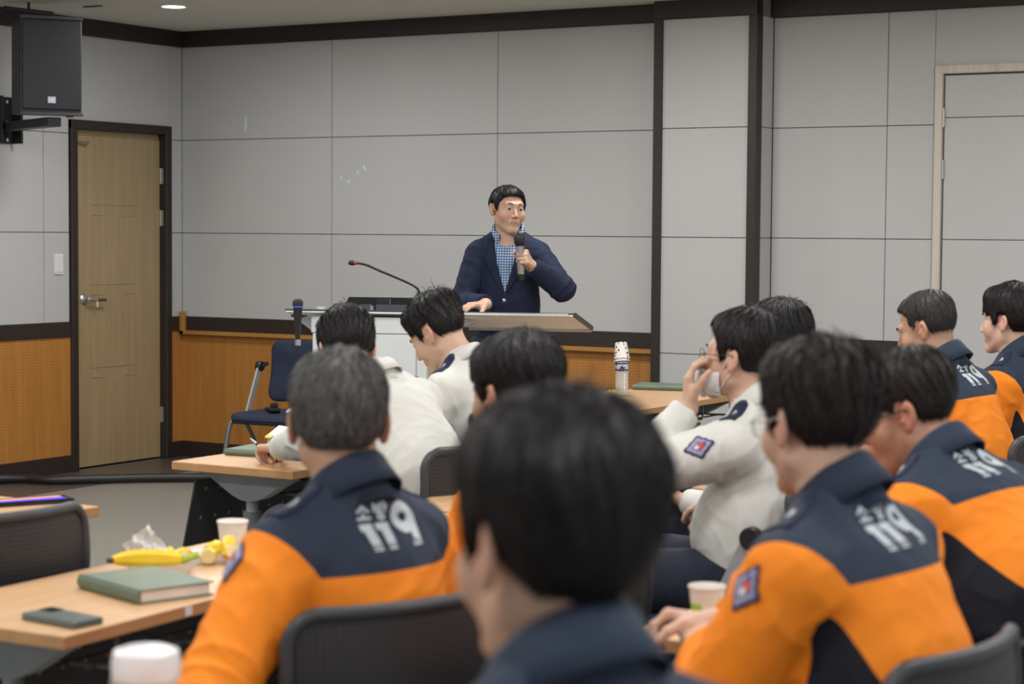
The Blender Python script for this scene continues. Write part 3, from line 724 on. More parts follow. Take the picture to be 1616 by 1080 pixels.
MB().box((-.061, -.031, .044), (.061, .031, .048), .001).build('yellow_stripe', flat('yellow_stripe', (.62, .55, .12), .5), sb)
MB().box((-.061, -.031, .036), (.061, .031, .040), .001).build('red_stripe', flat('red_stripe', (.55, .25, .2), .5), sb)
pw = MB().box((-.05, -.09, 0), (.05, .09, .006), .002).build('white_papers', 'paper', loc=(6.70, -3.72, .7205), rz=R(20)); tag(pw, 'white paper at the right edge on the table behind the leaning man', 'paper')

# ------------------------------------------------------------------ people: implicit surfaces meshed with surface nets
f4 = np.float32
def A(*v): return np.array(v, dtype=np.float64)
def unit(v): v = np.asarray(v, float); return v/np.linalg.norm(v)
def smin(a, b, k):
    h = np.maximum(k-np.abs(a-b), 0)/k; return np.minimum(a, b)-h*h*k*.25
def smax(a, b, k): return -smin(-a, -b, k)
def cap(P, a, b, ra, rb):
    ab = b-a; t = np.clip(((P-a)@ab)/max(ab@ab, 1e-9), 0, 1)
    return np.linalg.norm(P-a-t[:, None]*ab, axis=1)-(ra+(rb-ra)*t)
def ell(P, c, r, Fm=None):
    q = P-c
    if Fm is not None: q = q@Fm
    r = np.asarray(r, float); k0 = np.linalg.norm(q/r, axis=1); k1 = np.linalg.norm(q/(r*r), axis=1)+1e-9
    return k0*(k0-1)/k1
def sstep(x, a, b): t = np.clip((x-a)/(b-a), 0, 1); return t*t*(3-2*t)
def sn(P, f, seed):
    rg = np.random.RandomState(seed); out = np.zeros(len(P)); q = P
    for i in range(5):
        k = rg.normal(size=3); k = k/np.linalg.norm(k)*f*rg.uniform(.6, 1.5)
        out += np.sin(q@k+rg.uniform(0, 6.28)+1.2*np.sin(q@(k[[1, 2, 0]]*.6)+i))
    return out/5
from concurrent.futures import ThreadPoolExecutor
POOL = ThreadPoolExecutor(4)
def pev(fn, P):
    if len(P) < 4000: return fn(P)
    n_ = max(4, len(P)//60000); return np.concatenate(list(POOL.map(fn, np.array_split(P, n_))))
def surface_nets(fn, lo, hi, h, proj=1):
    lo = np.asarray(lo, float); B = 4
    nb = np.ceil((np.asarray(hi)-lo)/(B*h)).astype(int)+1; n = nb*B
    ax = [lo[i]+(np.arange(nb[i])*B+(B-1)/2)*h for i in range(3)]
    Cc = np.stack(np.meshgrid(*ax, indexing='ij'), -1).reshape(-1, 3)
    D = pev(fn, Cc); act = np.abs(D) < B*h*1.0+.008
    arr = np.repeat(np.repeat(np.repeat(D.reshape(nb).astype(f4), B, 0), B, 1), B, 2)
    bi = np.argwhere(act.reshape(nb)); off = np.stack(np.meshgrid(*[np.arange(B)]*3, indexing='ij'), -1).reshape(-1, 3)
    for s in range(0, len(bi), 20000):
        idx = (bi[s:s+20000, None, :]*B+off[None]).reshape(-1, 3)
        arr[idx[:, 0], idx[:, 1], idx[:, 2]] = pev(fn, lo+idx*h)
    ins = arr < 0
    cnt = np.zeros(n-1, np.uint8)
    for dx in (0, 1):
        for dy in (0, 1):
            for dz in (0, 1): cnt += ins[dx:n[0]-1+dx, dy:n[1]-1+dy, dz:n[2]-1+dz]
    cells = np.argwhere((cnt > 0) & (cnt < 8))
    imap = np.full(n-1, -1, np.int32); imap[cells[:, 0], cells[:, 1], cells[:, 2]] = np.arange(len(cells))
    cor = [A(i, j, k).astype(int) for i in (0, 1) for j in (0, 1) for k in (0, 1)]
    val = [arr[cells[:, 0]+c[0], cells[:, 1]+c[1], cells[:, 2]+c[2]].astype(float) for c in cor]
    acc = np.zeros((len(cells), 3)); num = np.zeros(len(cells))
    for a in range(8):
        for b in range(a+1, 8):
            if np.abs(cor[a]-cor[b]).sum() != 1: continue
            m = (val[a] < 0) != (val[b] < 0); t = np.where(m, val[a]/np.where(m, val[a]-val[b], 1), 0)
            acc += np.where(m[:, None], cor[a]+t[:, None]*(cor[b]-cor[a]), 0); num += m
    V = lo+(cells+acc/np.maximum(num, 1)[:, None])*h
    quads = []
    for ax_ in range(3):
        sl0 = [slice(1, -1)]*3; sl1 = [slice(1, -1)]*3; sl0[ax_] = slice(0, -1); sl1[ax_] = slice(1, None)
        a = ins[tuple(sl0)]; b = ins[tuple(sl1)]; e = np.argwhere(a != b); fl = a[e[:, 0], e[:, 1], e[:, 2]]
        u, v = [(1, 2), (2, 0), (0, 1)][ax_]
        g = e+1; g[:, ax_] -= 1
        q = []
        for du, dv in ((0, 0), (1, 0), (1, 1), (0, 1)):
            c = g.copy(); c[:, u] -= 1-du; c[:, v] -= 1-dv
            q.append(imap[c[:, 0], c[:, 1], c[:, 2]])
        q = np.stack(q, 1); q[~fl] = q[~fl][:, ::-1]; quads.append(q[(q >= 0).all(1)])
    Q = np.concatenate(quads)
    for _ in range(proj):
        d, g = grad(fn, V, h*.35); V = V-g*np.clip(d, -h*.5, h*.5)[:, None]
    return V, Q
def grad(fn, V, e):
    d = pev(fn, V); g = np.stack([pev(fn, V+np.eye(3)[i]*e)-d for i in range(3)], 1)/e
    g /= np.linalg.norm(g, axis=1)[:, None]+1e-9; return d, g
def np_mesh(name, V, Q, mats, parent=None, attrs=None, smooth=True):
    me = bpy.data.meshes.new(name); k = Q.shape[1]
    me.vertices.add(len(V)); me.vertices.foreach_set('co', np.ascontiguousarray(V, dtype=f4).ravel())
    me.loops.add(Q.size); me.loops.foreach_set('vertex_index', np.ascontiguousarray(Q, dtype=np.int32).ravel())
    me.polygons.add(len(Q)); me.polygons.foreach_set('loop_start', np.arange(0, Q.size, k, dtype=np.int32))
    me.polygons.foreach_set('loop_total', np.full(len(Q), k, dtype=np.int32))
    me.update(calc_edges=True); me.validate()
    me.polygons.foreach_set('use_smooth', np.full(len(me.polygons), smooth))
    for an, av in (attrs or {}).items():
        if len(me.vertices) == len(av): me.attributes.new(an, 'FLOAT', 'POINT').data.foreach_set('value', np.asarray(av, f4))
    for m in (mats if isinstance(mats, (list, tuple)) else [mats]): me.materials.append(MAT[m] if isinstance(m, str) else m)
    o = bpy.data.objects.new(name, me); COL.objects.link(o)
    if parent is not None: o.parent = parent
    return o
def attr_(n, name): x = n.new('ShaderNodeAttribute'); x.attribute_name = name; return x.outputs['Fac']

def skin_mat(name, col, ruddy=.35):
    m, n, l, b = nmat(name)
    f = noise_(n, l, 28, 4, .6)
    base = ramp_(n, l, f, [(.3, tuple(c*.92 for c in col)), (.7, tuple(min(1, c*1.07) for c in col))])
    base = mix_(n, l, math_(n, l, 'MULTIPLY', attr_(n, 'warm'), ruddy), base, (.58, .16, .09))
    base = mix_(n, l, math_(n, l, 'MULTIPLY', attr_(n, 'lip'), .6), base, (.42, .14, .12))
    base = mix_(n, l, attr_(n, 'stub'), base, (.05, .04, .035))
    l.new(base, b.inputs['Base Color']); setp(b, Roughness=.48); b.inputs['Subsurface Weight'].default_value = .12
    b.inputs['Subsurface Radius'].default_value = (.012, .005, .003); b.inputs['Subsurface Scale'].default_value = 1.0
    b.inputs['Specular IOR Level'].default_value = .4
    bump_(n, l, b, noise_(n, l, 420, 2), .12, .0006)
    return m
def hair_mat(name, dark=(.010, .009, .010), grey=0.):
    m, n, l, b = nmat(name)
    f = noise_(n, l, 24, 4, .7); s = attr_(n, 'shade')
    hi = (.30, .29, .28)
    k = math_(n, l, 'MULTIPLY', math_(n, l, 'MULTIPLY', f, s), grey*2.2)
    c = mix_(n, l, k, dark, hi)
    l.new(c, b.inputs['Base Color']); setp(b, Roughness=.5); b.inputs['Specular IOR Level'].default_value = .28
    bump_(n, l, b, noise_(n, l, 300, 3), .3, .001)
    return m
def cloth_mat(name, col, rough=.8, weave=900, spec=.25, sheen=.1):
    m, n, l, b = nmat(name)
    f = noise_(n, l, 9, 3); g = noise_(n, l, weave, 2)
    base = ramp_(n, l, f, [(.3, tuple(c*.95 for c in col)), (.7, tuple(min(1, c*1.04) for c in col))])
    l.new(base, b.inputs['Base Color']); setp(b, Roughness=rough); b.inputs['Specular IOR Level'].default_value = spec
    b.inputs['Sheen Weight'].default_value = sheen; b.inputs['Sheen Roughness'].default_value = .4
    bump_(n, l, b, g, .25, .0006)
    return m
def uniform_mat():
    m, n, l, b = nmat('orange_navy_uniform_cloth')
    a = attr_(n, 'navy'); k = math_(n, l, 'GREATER_THAN', a, 0.)
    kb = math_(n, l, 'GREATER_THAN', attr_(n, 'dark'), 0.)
    f = noise_(n, l, 9, 3); 
    og = ramp_(n, l, f, [(.3, (.86, .235, .012)), (.7, (.92, .265, .018))])
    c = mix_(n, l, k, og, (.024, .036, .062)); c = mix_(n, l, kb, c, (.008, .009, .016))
    l.new(c, b.inputs['Base Color']); setp(b, Roughness=.72); b.inputs['Specular IOR Level'].default_value = .25
    bump_(n, l, b, noise_(n, l, 800, 2), .25, .0006)
    return m
MAT['uniform'] = uniform_mat()
MAT['uniform_navy'] = cloth_mat('navy_uniform_cloth', (.024, .036, .062))
MAT['white_shirt'] = cloth_mat('white_uniform_shirt', (.66, .665, .63), .7, sheen=.0)
MAT['navy_trousers'] = cloth_mat('navy_trouser_cloth', (.014, .018, .034), .8)
MAT['blazer'] = cloth_mat('navy_blazer_cloth', (.012, .019, .048), .78, sheen=.0)
MAT['epaulette'] = cloth_mat('dark_epaulette', (.014, .020, .05), .7)
MAT['print'] = flat('silver_reflective_print', (.50, .55, .60), .5)
MAT['mask_white'] = cloth_mat('white_face_mask', (.74, .75, .77), .8)
MAT['mask_black'] = cloth_mat('black_face_mask', (.012, .012, .015), .8)
MAT['shoe'] = flat('black_leather_shoe', (.012, .012, .013), .3)
MAT['eye_white'] = flat('eye_sclera', (.62, .58, .56), .25)
MAT['iris'] = flat('dark_iris', (.015, .010, .008), .15)
MAT['brow'] = flat('dark_eyebrow_hair', (.016, .013, .012), .7)
def gingham():
    m, n, l, b = nmat('blue_gingham_shirt'); tc = n.new('ShaderNodeTexCoord'); sp = n.new('ShaderNodeSeparateXYZ'); l.new(tc.outputs['Object'], sp.inputs[0])
    ks = []
    for a in (0, 2):
        q = math_(n, l, 'FRACT', math_(n, l, 'DIVIDE', sp.outputs[a], .0125)); ks.append(math_(n, l, 'GREATER_THAN', q, .5))
    s = math_(n, l, 'MULTIPLY', math_(n, l, 'ADD', ks[0], ks[1]), .5)
    l.new(ramp_(n, l, s, [(.0, (.58, .68, .80)), (.5, (.16, .30, .52)), (1, (.025, .065, .20))]), b.inputs['Base Color']); setp(b, Roughness=.75); return m
MAT['gingham'] = gingham()

def head_fn(s):
    ff = s.get('fat', 0)
    op = s.get('open', 1.); cz = s.get('cz', 0)
    def fn(p):
        d = ell(p, A(0, -.015, .034-cz*.4), (.0765, .0955, .087-cz*.6))
        d = smin(d, ell(p, A(0, .032, -.022), (.0615+ff*.5, .060, .080)), .03)
        ax = np.abs(p[:, 0]); q = np.stack([ax, p[:, 1], p[:, 2]], 1)
        d = smin(d, cap(q, A(.049, .0, -.056), A(.014, .070, -.100), .020+ff, .015+ff), .03)      # jaw
        d = smin(d, ell(p, A(0, .076, -.099), (.022, .018, .016)), .02)               # chin
        d = smin(d, ell(q, A(.042, .060, -.030), (.023+ff, .024, .028)), .022)             # cheeks
        d = smin(d, cap(q, A(.0, .088, .026), A(.040, .073, .027), .011, .009), .018)  # brow
        # eye sockets
        d = smax(d, -ell(q, A(.031, .103, .005), (.017, .016, .011)), .014)
        E = A(.031, .0755, .004)
        d = smin(d, np.linalg.norm(q-E, axis=1)-.0150, .005)
        d = smax(d, -ell(q, E+A(0, .012, -.0005), (.0135, .012, .0034*op+.0002)), .0015)
        # nose
        d = smin(d, cap(p, A(0, .088, .014), A(0, .109, -.029), .0065, .0095), .012)
        d = smin(d, ell(q, A(.0115, .100, -.034), (.0085, .011, .0075)), .006)
        d = smax(d, -ell(q, A(.007, .104, -.0425), (.0035, .005, .004)), .003)
        # mouth
        ym = .0905-1.6*ax**1.5*1.3
        zu = -.0605-.0*ax; 
        d = smin(d, ell(p, A(0, .082, -.062), (.028, .016, .020)), .014)
        lu = np.sqrt((p[:, 2]+.0605-.04*ax)**2+(p[:, 1]-ym-.0028)**2)-.0042*np.clip(1.12-ax/.024, .1, 1)
        ll = np.sqrt((p[:, 2]+.0685-.24*ax)**2+(p[:, 1]-ym-.0020)**2)-.0048*np.clip(1.1-ax/.023, .1, 1)
        lips = np.minimum(lu, ll); d = smin(d, np.where(ax < .03, lips, 1), .004)
        d = smax(d, -cap(q, A(0, .1005, -.064), A(.023, .088, -.0605), .0018, .001), .003)
        # ears
        e0 = A(.0755, -.008, -.004); c_, s_ = math.cos(R(24)), math.sin(R(24))
        Fm = np.array([[c_, s_, 0], [-s_, c_, 0], [0, 0, 1.]]).T @ np.array([[1, 0, 0], [0, math.cos(.15), -math.sin(.15)], [0, math.sin(.15), math.cos(.15)]])
        ear = ell(q, e0+A(.008, -.004, .003), (.0080, .0175, .0295), Fm)
        ear = smin(ear, ell(q, e0+A(.006, .004, -.022), (.007, .010, .012), Fm), .008)
        ear = smax(ear, -ell(q, e0+A(.0165, .001, .006), (.0072, .0108, .0175), Fm), .004)
        ear = smin(ear, ell(q, e0+A(.009, .003, -.001), (.005, .0035, .011), Fm), .004)
        ear = smin(ear, ell(q, e0+A(.010, .012, -.006), (.004, .004, .007), Fm), .004)
        return smin(d, ear, .007)
    return fn
def hair_fn(s):
    top, side, back, nape, fr, seed = s.get('top', .022), s.get('side', .010), s.get('back', .013), s.get('nape', -.070), s.get('fringe', .066), s.get('seed', 1)
    lump = s.get('lump', .004); cz = s.get('cz', 0)
    def fn(p, strands=True):
        q = p-A(0, -.015, .035-cz*.4); u = q/(np.linalg.norm(q, axis=1)[:, None]+1e-9)
        th = side+(top-side)*sstep(u[:, 2], -.1, .75)+(back-side)*sstep(-u[:, 1], .2, .9)*sstep(u[:, 2], -.4, .3)
        th = th*(.22+.78*sstep(p[:, 2], nape+.004, nape+.075))+s.get('front', .006)*sstep(u[:, 1], .35, .9)*sstep(u[:, 2], .25, .6)
        r = A(.0765, .0955, .087-cz*.6); kk = np.linalg.norm(q/r, axis=1); k1 = np.linalg.norm(q/(r*r), axis=1)+1e-9
        d = kk*(kk-1)/k1-th
        # locks: noise stretched along the direction away from the crown
        wh = A(.012, -.060, .105); rel = p-wh; rad = np.linalg.norm(rel, axis=1)+1e-6; phi = np.arctan2(rel[:, 0], -rel[:, 1]+.25*rel[:, 2])
        lk = np.sin(phi*17+6*rad*8+seed)*.5+np.sin(phi*31-rad*30+seed*2)*.3+np.sin(phi*9+rad*38+seed*3)*.4
        d = d-lump*lk*sstep(u[:, 2], -.5, .4)-lump*.8*sn(p, 55, seed)
        ang = np.degrees(np.arctan2(p[:, 1]+.008, np.abs(p[:, 0])))
        zl = np.interp(ang, [-90, -45, -30, -17, -9, 14, 20, 29, 36, 50, 65, 90], [nape, nape+.010, -.040, -.018, .030, .032, -.004, -.008, s.get('temple', .034), fr-.014, fr-.003+s.get('peak', 0), fr])
        d = smax(d, (zl-p[:, 2]+.002*np.sin(phi*40))*.8, s.get('edge', .010))
        return smax(d, -(kk*(kk-1)/k1+.006), .003)
    return fn

def hand_prims(Wp, d, n, thumb, curl=(35, 45, 30), spread=1., tcurl=25, size=1., tdir=None):
    """capsules of a hand: wrist Wp, d towards the fingers, n out of the palm, thumb side vector"""
    d = unit(d); n = unit(n-d*(n@d)); s = unit(np.cross(d, n)); s = s if s@thumb > 0 else -s
    Z = size; out = []; palm = []; fingers = []
    offs = [.030, .010, -.010, -.028]; lens = [.072, .080, .074, .058]; rad = [.0090, .0092, .0088, .0078]
    for i in range(4):
        k = Wp+d*(.088-.004*abs(i-1))*Z+s*offs[i]*Z-n*(.002+.003*abs(i-1.5))
        palm.append((Wp+d*.012*Z+s*offs[i]*.55*Z, k, .0145*Z, .0118*Z))
        cc = curl[i] if isinstance(curl[0], (tuple, list)) else curl
        a = 0; p = k; dd = unit(d+s*(1.5-i)*.055*spread); ch = []
        for j, fr in enumerate((.46, .30, .24)):
            a += R(cc[j]); v = dd*math.cos(a)+n*math.sin(a); q = p+v*lens[i]*fr*Z
            ch.append((p, q, rad[i]*(1-.10*j)*Z, rad[i]*(1-.10*(j+1))*Z)); p = q
        fingers.append(ch)
    palm.append((Wp+d*.02*Z+s*.012*Z+n*.006, Wp+d*.055*Z+s*.026*Z+n*.008, .016*Z, .015*Z))
    p = Wp+d*.030*Z+s*.026*Z+n*.006; td = unit(tdir) if tdir is not None else unit(d*.75+s*.62+n*.28); ch = []; a = 0
    bend = unit(-s*.8+n*.6)
    for j, (ln, r0, r1) in enumerate(((.038, .0150, .0115), (.033, .0112, .0100), (.026, .0098, .0078))):
        v = unit(td*math.cos(a)+bend*math.sin(a)); q = p+v*ln*Z; ch.append((p, q, r0*Z, r1*Z)); p = q; a += R(tcurl)
    fingers.append(ch)
    return palm, fingers
def hand_fn(palm, fingers):
    def fn(P):
        d = None
        for a in palm:
            x = cap(P, *a); d = x if d is None else smin(d, x, .012)
        out = d
        for ch in fingers:
            x = None
            for a in ch:
                y = cap(P, *a); x = y if x is None else smin(x, y, .004)
            out = np.minimum(out, smin(d, x, .008))
        return out
    return fn
def ik(Sp, Wp, a, b, pole):
    v = Wp-Sp; L = np.linalg.norm(v)
    if L > (a+b)*.995: Wp = Sp+v/L*(a+b)*.995; v = Wp-Sp; L = np.linalg.norm(v)
    x = (a*a-b*b+L*L)/(2*L); h = math.sqrt(max(a*a-x*x, 1e-6)); u = v/L; p = unit(pole-u*(pole@u))
    return Sp+u*x+p*h, Wp

class Person: pass
def rotm(yaw, pitch, roll):      # head axes in body space; yaw ccw, pitch down positive
    return np.array(Matrix.Rotation(yaw, 3, 'Z') @ Matrix.Rotation(-pitch, 3, 'X') @ Matrix.Rotation(roll, 3, 'Y'))
def make_person(s):
    g = Person(); g.s = s; seated = not s.get('standing'); h = s.get('res', .0048)
    hb = R(s['hb']); hh = R(s['hh']); th = R(s.get('lean', 5)); Pz = .555 if seated else s.get('hipz', .93)
    P0 = A(0, 0, Pz); a1, a2 = th*.7, th*1.25+R(s.get('hunch', 0))
    d1 = A(0, math.sin(a1), math.cos(a1)); d2 = A(0, math.sin(a2), math.cos(a2)); f2 = A(0, math.cos(a2), -math.sin(a2))
    an = th*.5+R(s.get('neckf', 14)); nv = A(0, math.sin(an), math.cos(an))*s.get('neckl', .165)
    Hz = s['head'][2]-s.get('hzo', .147)
    L = (Hz-Pz-nv[2])/(.45*d1[2]+.55*d2[2])
    M1 = P0+.45*L*d1; C7 = M1+.55*L*d2; H = C7+nv
    RB = np.array(Matrix.Rotation(hb, 3, 'Z')); hw = RB@H
    loc = A(s['head'][0]-hw[0], s['head'][1]-hw[1], 0); g.loc = loc; g.RB = RB
    toL = lambda v: RB.T@(np.asarray(v, float)-loc)      # world -> local
    dirL = lambda v: RB.T@np.asarray(v, float)
    Rh = rotm(hh-hb, R(s.get('pitch', 0)), R(s.get('roll', 0))); hs = s.get('hs', .97)
    X = A(1, 0, 0); tw = R(s.get('twist', 0)); Xc = A(math.cos(tw), math.sin(tw), 0); Fc = np.stack([Xc, unit(np.cross(d2, Xc)), d2], 1)
    fc = Fc[:, 1]; fat = s.get('belly', 0.); wd = s.get('wide', .95); al = s.get('armlen', 1.); tk = s.get('thick', 1.)
    Sh = {}
    for sd, sx in (('L', -1), ('R', 1)): Sh[sd] = C7+Xc*sx*.172*wd-d2*(.068-s.get('shrug'+sd, 0))+fc*(.015+s.get('fwd'+sd, 0))
    arms = {}
    for sd, sx in (('L', -1), ('R', 1)):
        ar = s.get('arm'+sd, {})
        Wt = toL(ar['w']) if 'w' in ar else (A(*ar['l']) if 'l' in ar else A(sx*.13, .33, .66))
        pole = dirL(ar['pole']) if 'pole' in ar else A(*ar.get('lp', (sx*.45, -.35, -1)))
        if 'e' in ar: pole = toL(ar['e'])-(Sh[sd]+Wt)/2
        q_ = s.get('armlen'+sd, al); El, Wt = ik(Sh[sd], Wt, .295*q_, .255*q_, unit(pole))
        arms[sd] = (Sh[sd], El, Wt)
        g.__dict__['arm'+sd] = arms[sd]
    hands = {}
    for sd, sx in (('L', -1), ('R', 1)):
        ar = s.get('arm'+sd, {}); S_, E_, W_ = arms[sd]; fd = unit(W_-E_)
        hd = dirL(ar['hd']) if 'hd' in ar else fd
        hn = dirL(ar['hn']) if 'hn' in ar else A(0, 0, -1.)
        tv = dirL(ar['tv']) if 'tv' in ar else A(-sx*1., .2, .3)
        hands[sd] = hand_prims(W_, hd, hn, tv, ar.get('curl', (25, 35, 25)), ar.get('spread', 1), ar.get('tcurl', 20), .97, dirL(ar['td']) if 'td' in ar else None)
    g.hand = {sd: (arms[sd][2], hands[sd]) for sd in 'LR'}
    legs = []
    for sx in (-1, 1):
        if seated: hp, kn, an_ = A(sx*.09, .02, Pz-.01), A(sx*(.13+s.get('knees', 0)), .43, .545), A(sx*(.12+s.get('knees', 0)), .45+s.get('foot', 0), .09)
        else: hp, kn, an_ = A(sx*.085, 0, Pz-.02), A(sx*.10, .02, .50), A(sx*.11, -.01, .09)
        legs.append((hp, kn, an_))
    g.C7, g.H, g.Rh, g.hs, g.d2, g.fc, g.Xc = C7, H, Rh, hs, d2, fc, Xc
    FB = np.stack([X, unit(np.cross(d1, X)), d1], 1)
    def torso(P, o=0., k=.05, blouse=0.):
        d = ell(P, P0+A(0, -.01, .0), (.168+o, .118+o, .125+o), FB)
        d = smin(d, ell(P, P0+.30*L*d1+A(0, fat*.7, -.01), (.150*wd+o+blouse, .108+fat+o+blouse, .16+o), FB), k)
        d = smin(d, ell(P, C7-.25*d2, (.163*wd+o+blouse*.5, .118+o+blouse*.3, .20+o), Fc), k)
        d = smin(d, ell(P, C7-.090*d2+fc*.008, (.183*wd+o, .088+o, .082+o), Fc), k)
        for sd in 'LR': d = smin(d, cap(P, C7+nv*.18, Sh[sd]*.75+C7*.25+d2*.01, .046+o*.6, .040+o), .04)
        return d
    def arm(P, sd, o=0., cut=False):
        S_, E_, W_ = arms[sd]
        fa = cap(P, E_, W_, .041*tk+o, .0275+o*(.7 if cut else .2))
        if cut: fd = unit(W_-E_); fa = smax(fa, (P-(W_-fd*.012))@fd, .004)
        return smin(cap(P, S_, E_, .052*tk+o, .041*tk+o), fa, .02)
    def neck(P): return cap(P, C7+fc*.012-d2*.03, H+Rh@A(0, -.022, -.055)*hs, .060*s.get('nk', 1), .054*s.get('nk', 1))
    hf = head_fn(s); hfn = {sd: hand_fn(*hands[sd]) for sd in 'LR'}
    def toH(P): return ((P-H)@Rh)/hs
    def legf(P, o=0., flare=0.):
        d = None
        for hp, kn, an_ in legs:
            a = smin(cap(P, hp, kn, .085+o, .062+o), cap(P, kn, an_, .058+o+flare, .040+o+flare), .03)
            d = a if d is None else smin(d, a, .02)
        return d
    def body(P):
        d = smin(torso(P), neck(P), .03)
        for sd in 'LR': d = smin(d, arm(P, sd), .03)
        d = smin(d, legf(P), .04)
        for hp, kn, an_ in legs: d = smin(d, ell(P, an_+A(0, .06, -.045), (.036, .10, .03)), .02)
        m = np.linalg.norm(P-H, axis=1) < .23
        if m.any(): d[m] = smin(d[m], hf(toH(P[m]))*hs, .022)
        for sd in 'LR':
            W_ = arms[sd][2]; m = np.linalg.norm(P-W_, axis=1) < .27
            if m.any(): d[m] = smin(d[m], hfn[sd](P[m]), .014)
        return d
    allp = [P0, C7, H]+[x for a in arms.values() for x in a]+[x for l_ in legs for x in l_]
    for sd in 'LR':
        for ch in hands[sd][1]: allp += [c[1] for c in ch]
    allp = np.array(allp); lo = allp.min(0)-A(.2, .2, .2); hi = allp.max(0)+A(.2, .2, .16); lo[2] = max(lo[2], -.02)
    lo = np.minimum(lo, A(-.22, -.22, 9)); hi = np.maximum(hi, A(.22, .22, 0))
    V, Q = surface_nets(body, lo, hi, h)
    q = toH(V); ax = np.abs(q[:, 0])
    warm = np.exp(-(np.linalg.norm((np.stack([ax, q[:, 1], q[:, 2]], 1)-A(.083, -.01, -.002))/A(.012, .03, .04), axis=1))**2)+.6*np.exp(-(np.linalg.norm((q-A(0, .108, -.03))/A(.016, .02, .018), axis=1))**2)
    warm += .45*np.exp(-(np.linalg.norm((np.stack([ax, q[:, 1], q[:, 2]], 1)-A(.045, .075, -.025))/A(.024, .03, .025), axis=1))**2)
    for sd in 'LR':
        for ch in hands[sd][1]: warm += .35*np.exp(-(np.linalg.norm(V-ch[-1][1], axis=1)/.014)**2)+.22*np.exp(-(np.linalg.norm(V-ch[0][1], axis=1)/.012)**2)
    lip = sstep(.0098-np.linalg.norm(np.stack([np.clip(ax-.014, 0, 9)*1.1, (q[:, 1]-.095)*.35, (q[:, 2]+.064)*1.15], 1), axis=1), 0, .004)
    hfun0 = hair_fn(s.get('hair', {}))
    stub = .55*sstep(-hfun0(q), -.009, .003)*(np.linalg.norm(q-A(0, -.01, .03), axis=1) < .14)*(ax < .082)
    B_ = np_mesh('person', V, Q, s['skin'], None, {'warm': warm, 'lip': lip, 'stub': stub})
    B_.location = loc; B_.rotation_euler.z = hb; tag(B_, s['label'], 'person')
    g.ob = B_
    # ---------- hair
    hp_ = s.get('hair', {}); hf_ = hair_fn(hp_)
    Vh, Qh = surface_nets(hf_, A(-.125, -.155, -.11), A(.125, .135, .175), .0038, 2)
    rg = np.random.RandomState(hp_.get('seed', 1)); NS = hp_.get('n', 2600)
    dd_, gN = grad(hf_, Vh, .002)
    w_ = (Vh[:, 2] > hp_.get('nape', -.07)+.004) & (gN@A(0, 0, 0)+1 > 0) & (np.einsum('ij,ij->i', gN, Vh-A(0, -.015, .035)) > .02)
    idx = rg.choice(np.where(w_)[0], NS); p = Vh[idx]+rg.normal(size=(NS, 3))*.002; nn = gN[idx]
    wh = A(.012, -.060, .12); ln = hp_.get('len', .036)*rg.uniform(.55, 1.3, NS)*(.35+.65*sstep(p[:, 2], -.06, .05)); lift = hp_.get('lift', .0035)*rg.uniform(-.3, 1.5, NS)
    sway = rg.normal(size=(NS, 3))*.28+A(*hp_.get('sweep', (0, 0, 0)))
    segs = 5; pts = [p]; side = []
    for k in range(segs):
        rel = p-wh; fl = rel/(np.linalg.norm(rel, axis=1)[:, None]+1e-6)+A(0, 0, -.55)+sway+A(0, .5, 0)*(p[:, 1] > .0)[:, None]
        fl = fl-nn*np.einsum('ij,ij->i', fl, nn)[:, None]; fl /= np.linalg.norm(fl, axis=1)[:, None]+1e-9
        p = p+fl*(ln/segs)[:, None]; d_, n2 = grad(hf_, p, .002); tgt = lift*((k+1)/segs)**1.5
        p = p-n2*np.clip(d_-tgt, -.006, .004)[:, None]; nn = n2; pts.append(p); side.append(np.cross(fl, n2))
    side.append(side[-1]); Wd = hp_.get('w', .0011)
    rows = []
    for k in range(segs+1):
        ww = Wd*(1-(k/segs)**2*.85); sdv = side[k]/(np.linalg.norm(side[k], axis=1)[:, None]+1e-9)*ww
        rows += [pts[k]-sdv, pts[k]+sdv]
    SV = np.stack(rows, 1).reshape(-1, 3); b0 = np.arange(NS)*(2*(segs+1))
    SQ = np.concatenate([np.stack([b0+2*k, b0+2*k+1, b0+2*k+3, b0+2*k+2], 1) for k in range(segs)])
    AV = np.concatenate([Vh, SV]); AQ = np.concatenate([Qh, SQ+len(Vh)])
    shade = np.concatenate([.6+.5*sn(Vh, 70, 5), np.repeat(rg.uniform(.3, 1.6, NS), 2*(segs+1))])
    np_mesh('hair', (AV*hs)@Rh.T+H, AQ, s['hairmat'], B_, {'shade': shade})
    HM = Matrix.Translation(Vector(H)) @ Matrix([list(r)+[0] for r in Rh]+[[0, 0, 0, 1]]) @ Matrix.Scale(hs, 4)
    g.HM = HM
    # ---------- eyes and brows
    gz = R(s.get('gaze', 0))
